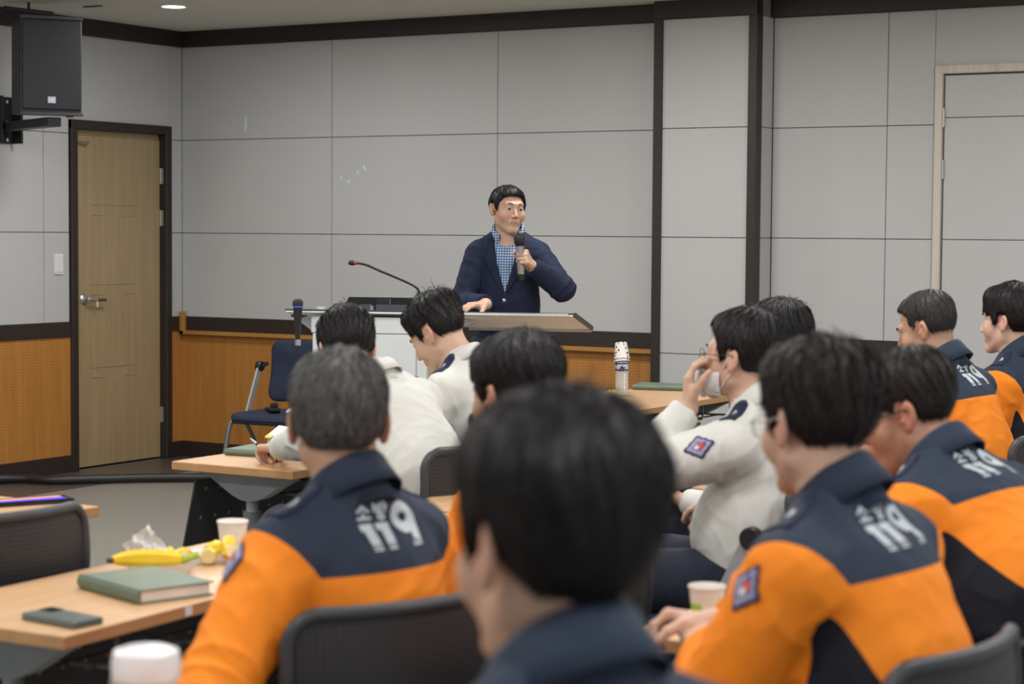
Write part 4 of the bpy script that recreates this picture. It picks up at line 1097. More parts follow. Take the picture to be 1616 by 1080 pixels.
    if not s.get('noeyes'):
        for sx in (-1, 1):
            m = MB(); bmesh.ops.create_uvsphere(m.bm, u_segments=20, v_segments=16, radius=.0142)
            bmesh.ops.rotate(m.bm, verts=m.bm.verts, cent=(0, 0, 0), matrix=Matrix.Rotation(R(-90), 3, 'X'))
            for fce in m.bm.faces:
                c = fce.calc_center_median().normalized(); fce.material_index = 1 if c.y > .875 else 0
            bmesh.ops.rotate(m.bm, verts=m.bm.verts, cent=(0, 0, 0), matrix=Matrix.Rotation(gz, 3, 'Z'))
            bmesh.ops.transform(m.bm, matrix=HM @ Matrix.Translation((sx*.031, .0752, .004)), verts=m.bm.verts)
            m.build('eye', ['eye_white', 'iris'], B_, smooth=True)
            m = MB(); q = [HM @ Vector((sx*x, y, z)) for x, y, z in ((.014, .0965, .0255), (.024, .0955, .0300), (.036, .0875, .0315), (.047, .0765, .0265))]
            m.tube(smooth_path(q, 4), [.0012+.0016*math.sin(math.pi*min(1, (i+1)/11)) for i in range(13)], 6).build('eyebrow', 'brow', B_, smooth=True)
    # ---------- clothing
    kind = s['kind']; o_ = {'orange': .020, 'white': .013, 'blazer': .016}[kind]; amp = s.get('fold', {'orange': .007, 'white': .0065, 'blazer': .0045}[kind]); sd0 = s.get('seed', 3)
    bl = {'orange': .012, 'white': .016, 'blazer': .004}[kind]
    bottom = s.get('hem', Pz-.07 if kind != 'white' else Pz+.01)
    def folds(P):
        a = 1.0-np.sqrt(sn(P, 34, sd0)**2*.98+.004); b = 1.0-np.sqrt(.005+.98*sn(P+.03*np.sin(P[:, [1, 2, 0]]*21), 58, sd0+1)**2)
        return (a**3*.65+b**4*.45)
    def armfolds(P, sd):
        S_, E_, W_ = arms[sd]; v = unit(E_-S_); t = (P-S_)@v; u = unit(W_-E_); t2 = (P-E_)@u
        rr = np.linalg.norm(P-E_, axis=1); k = np.exp(-(rr/.13)**2)
        ph = np.where(rr < .2, 1, 1)*(P@unit(v*.8-u*.6))*95+2.2*np.sin(P@A(23, 17, 29)+sd0)
        return k*(1.0-np.sqrt(.97*np.sin(ph*.5)**2+.01))**1.6+.5*np.exp(-((t-.05)/.06)**2)*(1-np.abs(np.sin(t*60+P@A(9, 14, 30)+sd0)))**2
    def top_raw(P, oo=o_, aa=amp, rest=True):
        d = torso(P, oo, .06, bl)
        for sd in 'LR':
            S_, E_, W_ = arms[sd]; d3 = arm(P, sd, oo*1.0+(.004 if kind != 'blazer' else .006), True)
            if aa: d3 = d3-armfolds(P, sd)*aa*1.3
            d = smin(d, d3, .022)
        if aa: d = d-folds(P)*aa
        if fat: d = d
        d = smax(d, bottom-P[:, 2], .008)
        # neck opening
        nd = unit(nv); d = smax(d, -cap(P, C7+nv*(.42 if kind != 'blazer' else .16)+fc*.02, C7+nv+fc*.0, .060, .066), .006)
        return d
    fn_top = top_raw
    if kind == 'blazer':
        # open front showing the shirt
        bz, tz = s.get('vbot', 1.2), C7[2]-.005; g.bz = bz
        def fn_top(P):
            d = top_raw(P); w = np.interp(P[:, 2], [bz-.02, bz, tz-.10, tz, tz+.1], [-.02, .000, .040, .056, .07])
            return smax(d, -np.maximum(np.abs(P[:, 0]-.004)-w, -(P[:, 1]-.012))*1.0, .005)
        Vs, Qs = surface_nets(lambda P: smax(smax(torso(P, .010, .05), bottom+.03-P[:, 2], .005), -cap(P, C7+nv*.12+fc*.03, C7+nv, .060, .07), .004), lo, hi, .006)
        np_mesh('shirt', Vs, Qs, 'gingham', B_)
    Vt, Qt = surface_nets(fn_top, lo, hi, s.get('cres', .0062))
    at = {}
    if kind == 'orange':
        rel = Vt-C7; u = rel@Xc; v = rel@d2; w = rel@fc; au = np.abs(u)
        dT = torso(Vt, o_)
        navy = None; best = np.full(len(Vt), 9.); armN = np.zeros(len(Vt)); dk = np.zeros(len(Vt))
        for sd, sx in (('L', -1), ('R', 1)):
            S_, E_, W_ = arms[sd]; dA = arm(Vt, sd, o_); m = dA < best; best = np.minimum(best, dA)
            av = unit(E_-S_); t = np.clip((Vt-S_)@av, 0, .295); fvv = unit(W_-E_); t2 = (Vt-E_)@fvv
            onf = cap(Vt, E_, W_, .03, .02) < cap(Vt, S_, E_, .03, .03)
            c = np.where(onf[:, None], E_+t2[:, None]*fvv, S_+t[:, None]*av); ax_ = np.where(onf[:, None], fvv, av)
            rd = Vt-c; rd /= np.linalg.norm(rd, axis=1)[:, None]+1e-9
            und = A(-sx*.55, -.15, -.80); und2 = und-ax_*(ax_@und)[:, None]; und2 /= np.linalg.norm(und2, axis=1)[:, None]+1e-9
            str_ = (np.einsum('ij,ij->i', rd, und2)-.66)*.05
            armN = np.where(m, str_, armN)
        lim = np.where(v > -.11, .200+.72*(v+.04), .1496+1.6*(-.11-v))+.15*(wd-1)
        Sg = np.maximum(au-lim, np.where(v > -.11, -1, (dT-best)*.9-.006))
        Sg = np.where((au < .10) & (dT < best+.03), -.05, Sg)
        torN = v+.095
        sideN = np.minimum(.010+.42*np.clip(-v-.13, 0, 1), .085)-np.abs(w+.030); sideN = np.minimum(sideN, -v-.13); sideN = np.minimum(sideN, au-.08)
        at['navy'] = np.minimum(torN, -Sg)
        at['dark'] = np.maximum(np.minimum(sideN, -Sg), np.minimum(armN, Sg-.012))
        if s.get('allnavy'): at['navy'] = np.ones(len(Vt))
        mat = 'uniform'
    else: mat = {'white': 'white_shirt', 'blazer': 'blazer'}[kind]
    T_ = np_mesh({'orange': 'jacket', 'white': 'shirt', 'blazer': 'blazer'}[kind], Vt, Qt, mat, B_, at); g.top = T_
    # trousers, shoes
    trb = Pz+.11 if seated else Pz+.08
    Vl, Ql = surface_nets(lambda P: smax(smax(smin(legf(P, .014, .012), ell(P, P0, (.178, .13+fat, .13), FB), .05)-folds(P)*.006, P[:, 2]-trb, .006), .06-P[:, 2], .004), lo, hi, .008)
    np_mesh('trousers', Vl, Ql, 'navy_trousers', B_)
    for hp, kn, an_ in legs:
        Vs, Qs = surface_nets(lambda P: smax(smin(ell(P, an_+A(0, .065, -.045), (.046, .135, .045)), cap(P, an_+A(0, -.02, -.05), an_+A(0, -.01, -.02), .04, .04), .03), .003-P[:, 2], .004), an_-A(.1, .12, .1), an_+A(.1, .25, .1), .007)
        np_mesh('shoe', Vs, Qs, 'shoe', B_)
    # ---------- collar
    cz = unit(nv*1.0+fc*s.get('coltilt', .04)); cx = Xc; cy = unit(np.cross(cz, cx)); Cn = C7+nv*s.get('colup', .22)+fc*.012
    st = {'orange': .046, 'white': .034, 'blazer': .030}[kind]*s.get('colh', 1); op_ = {'orange': 28, 'white': 22, 'blazer': 30}[kind]
    def cp(phi, rr, z): return Cn+cx*math.sin(phi)*rr-cy*math.cos(phi)*rr*(1.12+.10*math.cos(phi))+cz*z
    m = MB(); rows = []; K = 48; cr0 = .069*s.get('nk', 1)**.5
    for k in range(K+1):
        ph = R(-180+op_+(360-2*op_)*k/K); fr_ = (1-math.cos(ph))/2; drop = -{'orange': .045, 'white': .045, 'blazer': .030}[kind]*fr_**1.5
        pts_ = []
        for rr, z in ((cr0+.004, -.045), (cr0+.0005, st*.3), (cr0, st*.8), (cr0+.0015, st), (cr0+.0045, st*1.03), (cr0+.0085, st*.85), (cr0+.014, st*.3), (cr0+.022+.004*fr_, -.016-.03*fr_**3)):
            pts_.append(cp(ph, rr, z+drop))
        rows.append(pts_)
    m.grid(rows); cmat = {'orange': 'uniform_navy', 'white': 'white_shirt', 'blazer': 'gingham'}[kind]
    c_ = m.build('collar', cmat, B_, smooth=True); md = c_.modifiers.new('t', 'SOLIDIFY'); md.thickness = .0022; md.offset = 0
    bv = BVHTree.FromPolygons([Vector(v) for v in Vt], [tuple(map(int, q)) for q in Qt]); g.bv = bv
    # ---------- decals
    def project(O, U, Vv, Nn, pts2, eps):
        out = []
        for x, y in pts2:
            o = Vector(O+U*x+Vv*y+Nn*.16); hit = bv.ray_cast(o, Vector(-Nn), .4)
            out.append(hit[0]+Vector(Nn)*eps if hit[0] is not None else Vector(O+U*x+Vv*y))
        return out
    def stroke(m, O, U, Vv, Nn, path, wd_, eps=.0022):
        P_ = []
        for i in range(len(path)-1):
            a, b = A(*path[i]), A(*path[i+1]); nseg = max(1, int(np.linalg.norm(b-a)/.005))
            for k in range(nseg): P_.append(a+(b-a)*k/nseg)
        P_.append(A(*path[-1])); rows = []
        for i, p_ in enumerate(P_):
            t = unit(P_[min(i+1, len(P_)-1)]-P_[max(i-1, 0)]); nn_ = A(-t[1], t[0])
            rows.append(project(O, U, Vv, Nn, [tuple(p_+nn_*wd_*f_) for f_ in (-.5, -.17, .17, .5)], eps))
        m.grid(rows)
    g.project, g.stroke = project, stroke
    if kind == 'orange' and not s.get('noprint'):
        Nn = -fc; U = Xc; Vv = d2; O = C7-d2*(.022)+Xc*s.get('tx', 0.); U = U*.84; Vv = Vv*.84
        m = MB(); S1 = lambda path, w_: stroke(m, O, U, Vv, Nn, path, w_)
        x0 = -.080
        for xx in (x0+.020, x0+.060):                      # 1 1
            S1([(xx, .012), (xx, -.030)], .024); S1([(xx-.020, .005), (xx+.002, .005)], .014)
            S1([(xx-.012, -.034), (xx+.012, -.034)], .003); S1([(xx-.012, -.040), (xx+.012, -.040)], .004)
        cxx, cyy = .045, .018; rr = .022                     # 9
        S1([(cxx+rr*1.15*math.cos(a), cyy+rr*math.sin(a)) for a in [R(12*k) for k in range(31)]], .023)
        S1([(cxx+rr*1.2, cyy+.002), (cxx+rr*1.2, -.010), (cxx+rr*1.05, -.030)], .025)
        S1([(cxx+.004, -.034), (cxx+rr*1.05+.012, -.034)], .003); S1([(cxx+.002, -.040), (cxx+rr*1.05+.011, -.040)], .004)
        bw = .0055
        def gl(ox, oy, sc, paths):
            for pth in paths: S1([(ox+a*sc*1.05, oy+b*sc) for a, b in pth], bw)
        gl(x0+.002, .020, .032, [[(.5, .95), (.42, .75), (.08, .5)], [(.5, .85), (.62, .7), (.92, .5)], [(.5, .48), (.5, .15)], [(0, .1), (1, .1)]])
        gl(x0+.044, .020, .034, [[(.05, 1), (.05, .5), (.52, .5), (.52, 1)], [(.05, .76), (.52, .76)], [(.82, 1.05), (.82, .40)], [(.82, .74), (1.05, .74)], [(.45+.2*math.cos(R(30*k)), .16+.16*math.sin(R(30*k))) for k in range(13)]])
        m.build('back_print', 'print', B_)
    if kind in ('orange', 'white') and not s.get('noprint'):
        for sd, sx in (('L', -1), ('R', 1)):
            S_, E_, W_ = arms[sd]
            # epaulette strap
            a_ = C7*.42+S_*.58+d2*.05; b_ = S_+Xc*sx*.012+d2*.05; ax1 = unit(b_-a_); ax1 = unit(ax1-d2*(ax1@d2)); wv = unit(np.cross(d2, ax1)); rows = []
            ln_ = .105; a_ = S_+Xc*sx*.018-ax1*ln_
            for i in range(9):
                x = ln_*i/8; hw_ = .019+.004*i/8
                if i == 0: hw_ = .010
                rows.append(project(a_, ax1, wv, d2, [(x, -hw_), (x, -hw_*.4), (x, hw_*.4), (x, hw_)], .004))
            m = MB(); m.grid(rows); o = m.build('epaulette', 'epaulette', B_, smooth=True); md = o.modifiers.new('t', 'SOLIDIFY'); md.thickness = .004; md.offset = -1
            m = MB()
            for dx in (-.008, .0, .008): 
                m.grid([project(a_, ax1, wv, d2, [(ln_*.55+dx-.003, -.005), (ln_*.55+dx+.003, -.005)], .0062), project(a_, ax1, wv, d2, [(ln_*.55+dx-.003, .006-abs(dx)*.3), (ln_*.55+dx+.003, .006-abs(dx)*.3)], .0062)])
            m.build('rank_badge', 'print', o)
        # shoulder patch on the left sleeve
        S_, E_, W_ = arms['L']; av = unit(E_-S_); out = unit(A(-1, .25, .35)@np.eye(3)); out = -Xc*.93+fc*.2+d2*.25; out = unit(out-av*(out@av)); O = S_+av*s.get('patch_t', .055); Uv = unit(np.cross(out, av)); up_ = -av
        n8 = 32
        def star(sc, k0=1.0):
            pr = []
            for k in range(n8):
                a = 2*math.pi*k/n8; r_ = sc*(.036+.0055*math.cos(a*4)*1.0+.003*math.cos(a*8)); pr.append((r_*.74*math.cos(a), r_*.98*math.sin(a)))
            return pr
        def disc(scs, mat_, eps, nm, par, ox=0, oy=0):
            m = MB(); rows = [project(O, Uv, up_, out, [(x+ox, y+oy) for x, y in star(sc)], eps) for sc in scs]; m.grid(rows, True); return m.build(nm, mat_, par)
        pb = disc((.001, .4, .7, .9, 1.0), 'epaulette', .0035, 'shoulder_patch', B_)
        disc((.001, .3, .6, .84), MAT.setdefault('p_lav', flat('patch_lavender', (.20, .20, .42), .6)), .0045, 'patch_field', pb)
        disc((.56, .68), MAT.setdefault('p_grey', flat('patch_silver', (.45, .45, .5), .6)), .0052, 'patch_ring', pb)
        disc((.001, .2, .34), MAT.setdefault('p_red', flat('patch_red', (.55, .07, .05), .6)), .0056, 'patch_emblem', pb, 0, .004)
        disc((.001, .2), MAT.setdefault('p_org', flat('patch_white', (.7, .66, .66), .6)), .0064, 'patch_centre', pb, .001, -.007)
        disc((.001, .15), MAT.setdefault('p_blue', flat('patch_blue', (.05, .10, .40), .6)), .0064, 'patch_dot', pb, -.004, .016)
    return g
SK = {k: skin_mat('skin_'+k, c, r) for k, c, r in (('fair', (.60, .385, .285), .35), ('tan', (.50, .30, .20), .45), ('ruddy', (.47, .245, .17), .5), ('pale', (.62, .43, .34), .4))}
HM_ = {'black': hair_mat('black_hair'), 'salt': hair_mat('grey_flecked_hair', (.013, .013, .014), .30), 'slight': hair_mat('slightly_grey_hair', (.012, .012, .013), .06), 'brownblack': hair_mat('brown_black_hair', (.016, .012, .011))}
PP = {}
def wld(g, p): return Vector(g.RB@np.asarray(p, float)+g.loc)          # person space -> room
def wdir(g, p): return Vector(g.RB@np.asarray(p, float))
def child(g, mb, name, mat, head=True, **k):
    if head: bmesh.ops.transform(mb.bm, matrix=g.HM, verts=mb.bm.verts)
    return mb.build(name, mat, g.ob, **k)
def face_mask(g, mat, z0=-.118, z1=-.022, tilt=0.):
    hf = head_fn(g.s)
    def fn(p):
        q = p.copy(); d = hf(p); blob = ell(p, A(0, .060, -.060), (.056, .062, .062)); d = smin(d, blob, .03)
        sh = np.maximum(d-.007, .0035-d)
        reg = np.maximum(np.maximum(p[:, 2]-(z1-.35*np.abs(p[:, 0])+tilt*(p[:, 1]-.09)), (z0+.25*np.abs(p[:, 0]))-p[:, 2]), .030-p[:, 1])
        return smax(sh, reg, .002)
    V, Q = surface_nets(fn, A(-.10, .0, -.15), A(.10, .15, .03), .0032, 1)
    M_ = np.array(g.HM); np_mesh('face_mask', V@M_[:3, :3].T+M_[:3, 3], Q, mat, g.ob)
    for sx in (-1, 1):
        for a, b in (((.060, .034, -.042), (.086, -.006, .018)), ((.058, .034, -.088), (.082, -.014, -.028))):
            m = MB().tube(smooth_path([(sx*a[0], a[1], a[2]), (sx*(a[0]+b[0])/2*1.06, (a[1]+b[1])/2, (a[2]+b[2])/2), (sx*b[0], b[1], b[2])], 4), .0018, 6)
            child(g, m, 'ear_loop', mat, smooth=True)
def glasses(g, mat, rim=.0012, w_=.0245, h_=.0185, lens='lens'):
    m = MB()
    for sx in (-1, 1):
        m.tube([(sx*.0335+w_*math.copysign(abs(math.cos(a))**.8, math.cos(a)), .1085-.0025*abs(math.cos(a))-.006*(math.cos(a)*sx > .3)*abs(math.cos(a)), -.001+h_*math.copysign(abs(math.sin(a))**.8, math.sin(a))) for a in [2*math.pi*k/28 for k in range(28)]], rim, 6, True)
        m.tube(smooth_path([(sx*.057, .102, .006), (sx*.073, .085, .008), (sx*.0845, .02, .010), (sx*.0875, -.006, .012), (sx*.086, -.028, -.012)], 5), rim*1.15, 6)
    m.tube(smooth_path([(-.010, .108, .004), (0, .112, .007), (.010, .108, .004)], 4), rim, 6)
    o = child(g, m, 'glasses', mat, smooth=True)
    for sx in (-1, 1):
        m = MB(); m.grid([[(sx*.0335+w_*k*math.cos(a), .107-.004*abs(math.cos(a)), -.001+h_*k*math.sin(a)) for a in [2*math.pi*q/24 for q in range(24)]] for k in (.01, 1)], True)
        bmesh.ops.transform(m.bm, matrix=g.HM, verts=m.bm.verts); m.build('lens', lens, o)

# ---- the speaker behind the lectern
camr = np.array(Rt); left = -camr
WL = PX(838, 420, 9.30)
PP['speaker'] = g = make_person(dict(head=(3.613, -1.892, 1.713), standing=True, hb=206, hh=234, pitch=2, roll=-3, lean=1, neckf=10, neckl=.150, kind='blazer', skin=SK['fair'], hairmat=HM_['black'], res=.0034, cres=.0052, fat=.002, gaze=6, open=1, wide=.80, thick=.86, armlen=.90, armlenL=.78, nk=.90, colup=.30, colh=1.2, cz=.012, hzo=.118, hs=.95,
    label='man in navy blazer and blue checked shirt speaking into a microphone behind the lectern', hem=.80, hipz=.92,
    hair=dict(cz=.012, top=.013, side=.013, back=.012, fringe=.072, lump=.003, seed=2, front=.008, len=.040, sweep=(.5, .3, 0)),
    armR=dict(w=PX(767, 480, 9.24), pole=(-.8, .3, -.3), hd=(-.35, -.92, -.12), hn=(0, 0, -1), tv=(.9, .2, 0), curl=(8, 14, 10), tcurl=6),
    armL=dict(w=WL, pole=(.8, .1, -.8), hd=(.10, -.80, .45), hn=tuple(left), tv=(-.1, .2, 1), curl=(62, 80, 45), tcurl=30, td=(-.35, -.65, .75))))
# lapels, buttons
C7 = g.C7; m_ = {}
for sx in (-1, 1):
    m = MB(); rows = []; zt, zb = C7[2]+.012, g.bz
    for i in range(26):
        t = i/25; z = zt+(zb-zt)*t; xi = float(np.interp(z, [g.bz, C7[2]-.105, C7[2]-.005, C7[2]+.03], [.0, .040, .056, .060]))+.002+.004
        wd_ = float(np.interp(t, [0, .20, .24, .30, .34, .6, 1], [.030, .050, .032, .034, .060, .046, .004]))
        pts = []
        for f_ in (0, .25, .5, .75, 1): pts.append((sx*(xi-.004*sx*0+wd_*f_)+.004, z-C7[2]))
        rows.append(g.project(C7, A(1, 0, 0), A(0, 0, 1), A(0, 1, 0), pts, .004))
    m.grid(rows); o = m.build('lapel', 'blazer', g.ob, smooth=True); md = o.modifiers.new('t', 'SOLIDIFY'); md.thickness = .004
def front_button(g, x, z, mat, r=.0085):
    p = g.project(A(0, 0, z), A(1, 0, 0), A(0, 0, 1), A(0, 1, 0), [(x, 0)], .001)[0]
    return MB().lathe([(.001, 0), (r, 0), (r, .002), (r*.7, .003), (.001, .0025)], 16, m=Matrix.Translation(p) @ Matrix.Rotation(R(-90), 4, 'X')).build('button', mat, g.ob, smooth='auto')
front_button(g, .006, g.bz-.035, 'silver'); front_button(g, .006, g.bz-.14, 'silver')
W_, (palm, fing) = g.hand['L']; s_ = g.s['armL']
kn = np.mean([c[0][0] for c in fing[:3]], axis=0); hn_ = unit(g.RB.T@A(*s_['hn'])); hd_ = unit(g.RB.T@A(*s_['hd']))
mc = kn+hn_*.027-hd_*.004; up_l = unit(g.RB.T@(A(0, 0, 1)+camr*-.05+np.array(F_)*.02))
mic = empty('handheld_microphone', wld(g, mc)); tag(mic, 'silver and black wireless microphone held in the fist of the speaker', 'microphone')
mm = Vector((0, 0, 1)).rotation_difference(wdir(g, up_l)).to_matrix().to_4x4()
MB().lathe([(.001, -.115), (.014, -.115), (.0155, -.108), (.0155, -.085)], 20, m=mm).build('end_cap', 'plastic_black', mic, smooth='auto')
MB().lathe([(.0165, -.085), (.0175, -.03), (.0185, .045)], 20, m=mm).build('body', flat('champagne_metal', (.42, .40, .38), .3, .7), mic, smooth='auto')
MB().lathe([(.0185, .045), (.021, .052), (.0255, .060), (.026, .066), (.0265, .080), (.0245, .098), (.016, .108), (.001, .110)], 24, m=mm).build('mesh_head', 'plastic_black', mic, smooth='auto')

# ---- front and nearest
PP['p1'] = make_person(dict(head=(7.572, -8.395, 1.342), hb=66, hh=67, pitch=4, lean=4, kind='orange', skin=SK['fair'], hairmat=HM_['black'], noprint=True, hs=1.0, hem=.60,
    label='nearest person seen from behind with thick black hair and navy collar', seed=11, hair=dict(top=.030, side=.014, back=.022, fringe=.05, nape=-.098, lump=.004, seed=5, n=4200, len=.045), noeyes=False))
PP['p2'] = make_person(dict(head=(6.40, -7.12, 1.290), hb=78, hh=40, pitch=0, lean=3, kind='orange', skin=SK['tan'], hairmat=HM_['salt'], hs=1.0, wide=.94, thick=.98, tx=.010,
    label='grey haired person in orange and navy jacket at the banana table', seed=21, hair=dict(top=.020, side=.011, back=.014, fringe=.07, nape=-.080, lump=.003, seed=8, n=4200, len=.034, w=.0013),
    armL=dict(l=(-.16, .13, .645), e=PX(368, 1090, 3.42)), armR=dict(l=(.12, .24, .66))))
PP['p3'] = g3 = make_person(dict(head=(4.885, -4.98, 1.262), armlen=1.08, hb=86, hh=50, pitch=34, lean=13, hunch=10, neckf=48, coltilt=-.07, colh=.8, kind='white', skin=SK['fair'], hairmat=HM_['black'], wide=1.08,
    label='person in white shirt and steel watch bent over a notebook, back turned', seed=31, hair=dict(top=.024, side=.012, back=.014, fringe=.05, lump=.005, seed=12, len=.045, lift=.006),
    armL=dict(w=onZ(432, 712, .765), e=onZ(500, 735, .765), hd=(-.93, .35, -.12), hn=(0, .1, -1), tv=(.2, 1, .2), curl=(38, 55, 35), tcurl=25), armR=dict(w=onZ(470, 694, .785), pole=(.3, .9, -.6), hd=(-.9, -.3, -.05), hn=(0, 0, -1), tv=(0, -1, .2), curl=(25, 40, 25))))
PP['p4'] = make_person(dict(hs=1.0, head=(4.824, -4.36, 1.288), hb=90, hh=93, pitch=34, lean=10, hunch=4, neckf=42, coltilt=-.05, colh=.8, kind='white', skin=SK['fair'], hairmat=HM_['black'], wide=.92,
    label='young person in white shirt with dark epaulette looking straight down', seed=41, open=.25, hair=dict(top=.026, side=.004, back=.006, fringe=.045, front=.012, lump=.005, seed=17, len=.05, lift=.006, nape=-.062),
    armL=dict(l=(-.14, .36, .78), pole=(-.6, -.4, -.9)), armR=dict(l=(.14, .36, .78))))
PP['p5'] = g5 = make_person(dict(head=(6.36, -6.43, 1.292), hb=86, hh=76, pitch=8, lean=6, kind='orange', skin=SK['tan'], hairmat=HM_['black'], wide=.88, noprint=True,
    label='person in black face mask half hidden by the nearest black haired head', seed=51, hair=dict(top=.024, side=.013, back=.018, fringe=.055, lump=.004, seed=21)))
face_mask(g5, 'mask_black')
PP['p6'] = g6 = make_person(dict(head=(6.275, -5.09, 1.300), hb=92, hh=92, pitch=-3, lean=-8, hunch=16, neckf=24, kind='white', skin=SK['fair'], hairmat=HM_['black'], belly=.035, wide=1.0, thick=1.1, fat=.004,
    label='person in white shirt, glasses and white mask holding a hand to the face', seed=61, hair=dict(top=.022, side=.012, back=.012, fringe=.090, temple=.055, lump=.005, seed=25, front=.008, len=.04), patch_t=.07, knees=.03,
    armL=dict(w=PX(1086, 645, 5.36), pole=(-1, -.3, -.35), hd=(.02, .12, 1), hn=(.85, .5, 0), tv=(0, -1, .1), curl=(20, 30, 22), spread=.2, tcurl=10), armR=dict(w=PX(1150, 800, 5.68), pole=(.6, .5, -.6), hd=(-.9, .1, -.12), hn=(0, 0, -1), tv=(0, -1, .3), curl=(15, 25, 20))))
face_mask(g6, 'mask_white', -.122, -.012)
glasses(g6, flat('bronze_rim', (.10, .06, .05), .35, .6), .0011, .023, .020)
PP['p7'] = make_person(dict(hs=1.0, head=(6.07, -4.374, 1.298), hb=90, hh=85, pitch=5, lean=6, kind='white', skin=SK['fair'], hairmat=HM_['black'], wide=.92,
    label='person showing only black hair behind the white masked man', seed=71, hair=dict(top=.022, side=.011, back=.012, lump=.005, seed=31)))
PP['p8'] = g8 = make_person(dict(patch_t=.035, head=(7.27, -6.99, 1.328), hb=83, hh=62, pitch=6, lean=9, hunch=4, kind='orange', skin=SK['fair'], hairmat=HM_['brownblack'], hs=.98, wide=.98, thick=1.05,
    label='person with glasses in orange and navy jacket, hands clasped by a paper cup', seed=81, hair=dict(top=.026, side=.011, back=.016, fringe=.05, lump=.006, seed=36, n=4200, len=.05, lift=.007, w=.0012),
    armL=dict(w=onZ(1122, 1022, .785), pole=(.3, -1, -.55), hd=(-.55, .8, .05), hn=(.3, .2, -.9), tv=(-.6, .4, .7), curl=(45, 55, 35)), armR=dict(w=onZ(1128, 985, .80), pole=(.3, .9, -.6), hd=(-.75, -.35, .0), hn=(-.1, -.5, -.8), tv=(-.3, -.8, .5), curl=(40, 50, 35))))
glasses(g8, flat('clear_silver_rim', (.40, .40, .42), .3, .6), .0014)
PP['p9'] = g9 = make_person(dict(head=(7.06, -5.972, 1.258), hb=75, hh=104, pitch=18, lean=20, hunch=8, neckf=34, coltilt=-.02, kind='orange', skin=SK['ruddy'], hairmat=HM_['brownblack'], hs=1.0, wide=1.0,
    label='red cheeked person with glasses leaning far forward in orange and navy jacket', seed=91, hair=dict(top=.018, side=.004, back=.010, fringe=.08, temple=.050, lump=.003, seed=41, n=3500, len=.03), fat=.004,
    armL=dict(l=(-.10, .42, .78)), armR=dict(w=PX(1385, 770, 4.42), pole=(.1, .9, -.6), hd=(-.15, .1, 1), hn=(.9, -.2, .2), tv=(0, -1, 0), curl=(55, 60, 40))))
glasses(g9, 'plastic_black', .0016)
PP['p10'] = make_person(dict(head=(6.30, -3.65, 1.322), hb=83, hh=92, pitch=18, lean=7, hunch=5, neckf=27, coltilt=0, kind='orange', skin=SK['tan'], hairmat=HM_['slight'], wide=1.02, thick=1.1,
    label='person with short greying hair and lowered face in orange jacket by the pale door', seed=101, open=.5, hair=dict(top=.012, side=.002, back=.004, fringe=.088, temple=.060, lump=.0015, seed=45, len=.026, nape=-.060)))
PP['p11'] = make_person(dict(head=(6.36, -2.93, 1.325), hb=84, hh=84, pitch=2, lean=4, kind='orange', skin=SK['pale'], hairmat=HM_['black'], wide=.98, thick=1.05,
    label='young person with black fringe at the right edge of the picture', seed=111, hair=dict(top=.028, side=.013, back=.016, fringe=.040, front=.012, lump=.004, seed=51, len=.05)))
for k, g in PP.items():
    if k in CH:
        b = A(0, {'p5': .17, 'p6': .10, 'p10': .03, 'p11': .03}.get(k, .08), 0); q = g.RB@b+g.loc; CH[k].location = (q[0], q[1], 0); CH[k].rotation_euler.z = R(g.s['hb'])
        if k == 'p2': CH[k].location = (6.34, -7.10, 0); CH[k].rotation_euler.z = R(68)
        if k == 'p8': CH[k].location = (7.255, -7.005, 0); CH[k].rotation_euler.z = R(83)

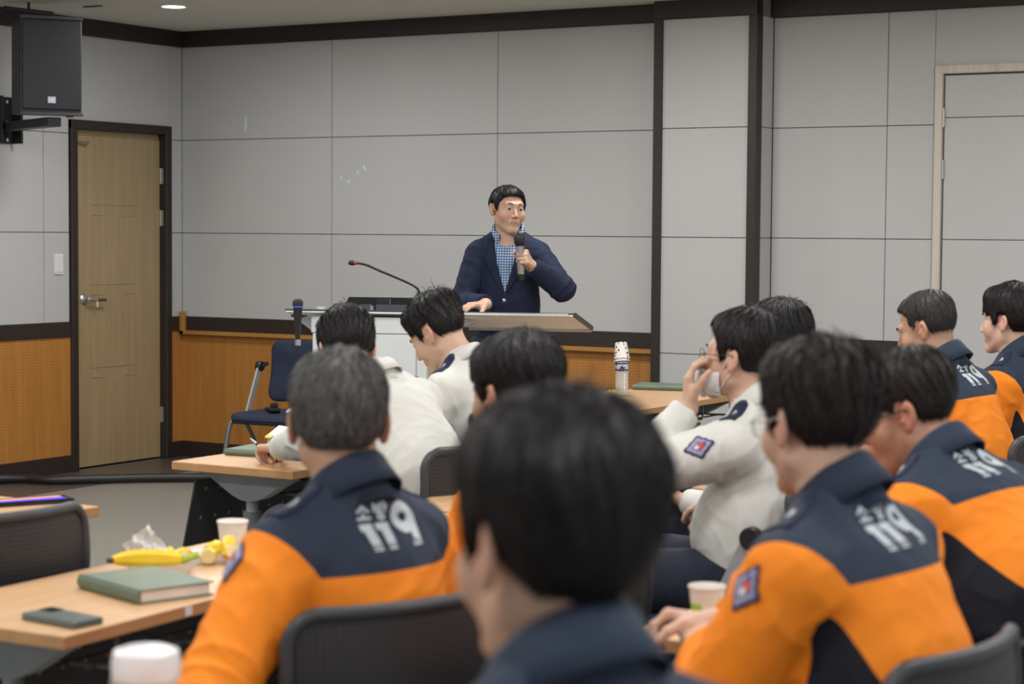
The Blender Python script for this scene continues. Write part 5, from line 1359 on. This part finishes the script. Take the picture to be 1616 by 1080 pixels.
# ---- things in hands
W_, (palm, fing) = g3.hand['L']; E_ = g3.armL[1]; ax_ = unit(W_-E_)
wm = Vector((0, 0, 1)).rotation_difference(Vector(ax_)).to_matrix().to_4x4(); wm.translation = Vector(W_+ax_*.010)
MB().lathe([(.030, -.008), (.032, -.008), (.032, .008), (.030, .008)], 30, m=wm).build('watch_band', 'silver', g3.ob, smooth='auto')
back = unit(-np.cross(ax_, np.cross(ax_, A(-.6, -.4, 1.)))); wc = W_+ax_*.010+back*.031
m2 = Vector((0, 0, 1)).rotation_difference(Vector(back)).to_matrix().to_4x4(); m2.translation = Vector(wc)
wt = MB().lathe([(.001, 0), (.019, 0), (.020, .004), (.018, .009), (.001, .009)], 24, m=m2).build('watch_case', 'silver', g3.ob, smooth='auto')
MB().lathe([(.001, .0092), (.0155, .0092), (.0155, .0098), (.001, .0098)], 24, m=m2).build('watch_dial', flat('dark_dial', (.05, .06, .09), .2), wt)
tip = np.mean([fing[0][1][1], fing[4][2][1]], axis=0)
pen = MB().tube([wld(g3, tip)+Vector((.02, .0, -.035)), wld(g3, tip)], [.002, .005], 10).tube([wld(g3, tip), wld(g3, tip)+Vector((-.055, -.035, .055))], .0052, 10).build('pen', 'plastic_black', smooth='auto'); tag(pen, 'black pen held by the hand with the steel watch', 'pen')
pe = wld(g3, tip)+Vector((-.055, -.035, .055)); MB().tube([pe, pe+Vector((-.016, -.010, .016))], [.005, .0022], 10).build('silver_cap', 'silver', pen, smooth='auto')
q = onZ(428, 722, .72)
notebook((q.x-.06, q.y+.06, .7205), R(97), .17, .24, .022, 'dark green notebook under the hand with the steel watch')
q = onZ(446, 690, .75)
bk = MB().box((-.055, -.08, 0), (.055, .08, .004), .001).build('booklet', 'paper', loc=(q.x-.03, q.y+.06, .752), rot=(R(10), R(8), R(20))); tag(bk, 'white booklet with a yellow and orange cover strip on the writer notebook', 'booklet')
MB().box((-.055, -.08, .004), (.055, -.045, .005)).build('yellow_strip', flat('yellow_print', (.75, .50, .05), .5), bk)
W_, (palm, fing) = g9.hand['R']
q = wld(g9, np.mean([fing[1][0][1], fing[1][2][1]], axis=0))
mo9 = MB().box((-.008, -.034, -.05), (.008, .034, .06), .006, seg=2).build('black_phone', 'screen_black', loc=q+Vector((.004, 0, 0)), rz=R(100)); tag(mo9, 'small black device in the hand of the leaning red cheeked person', 'phone')
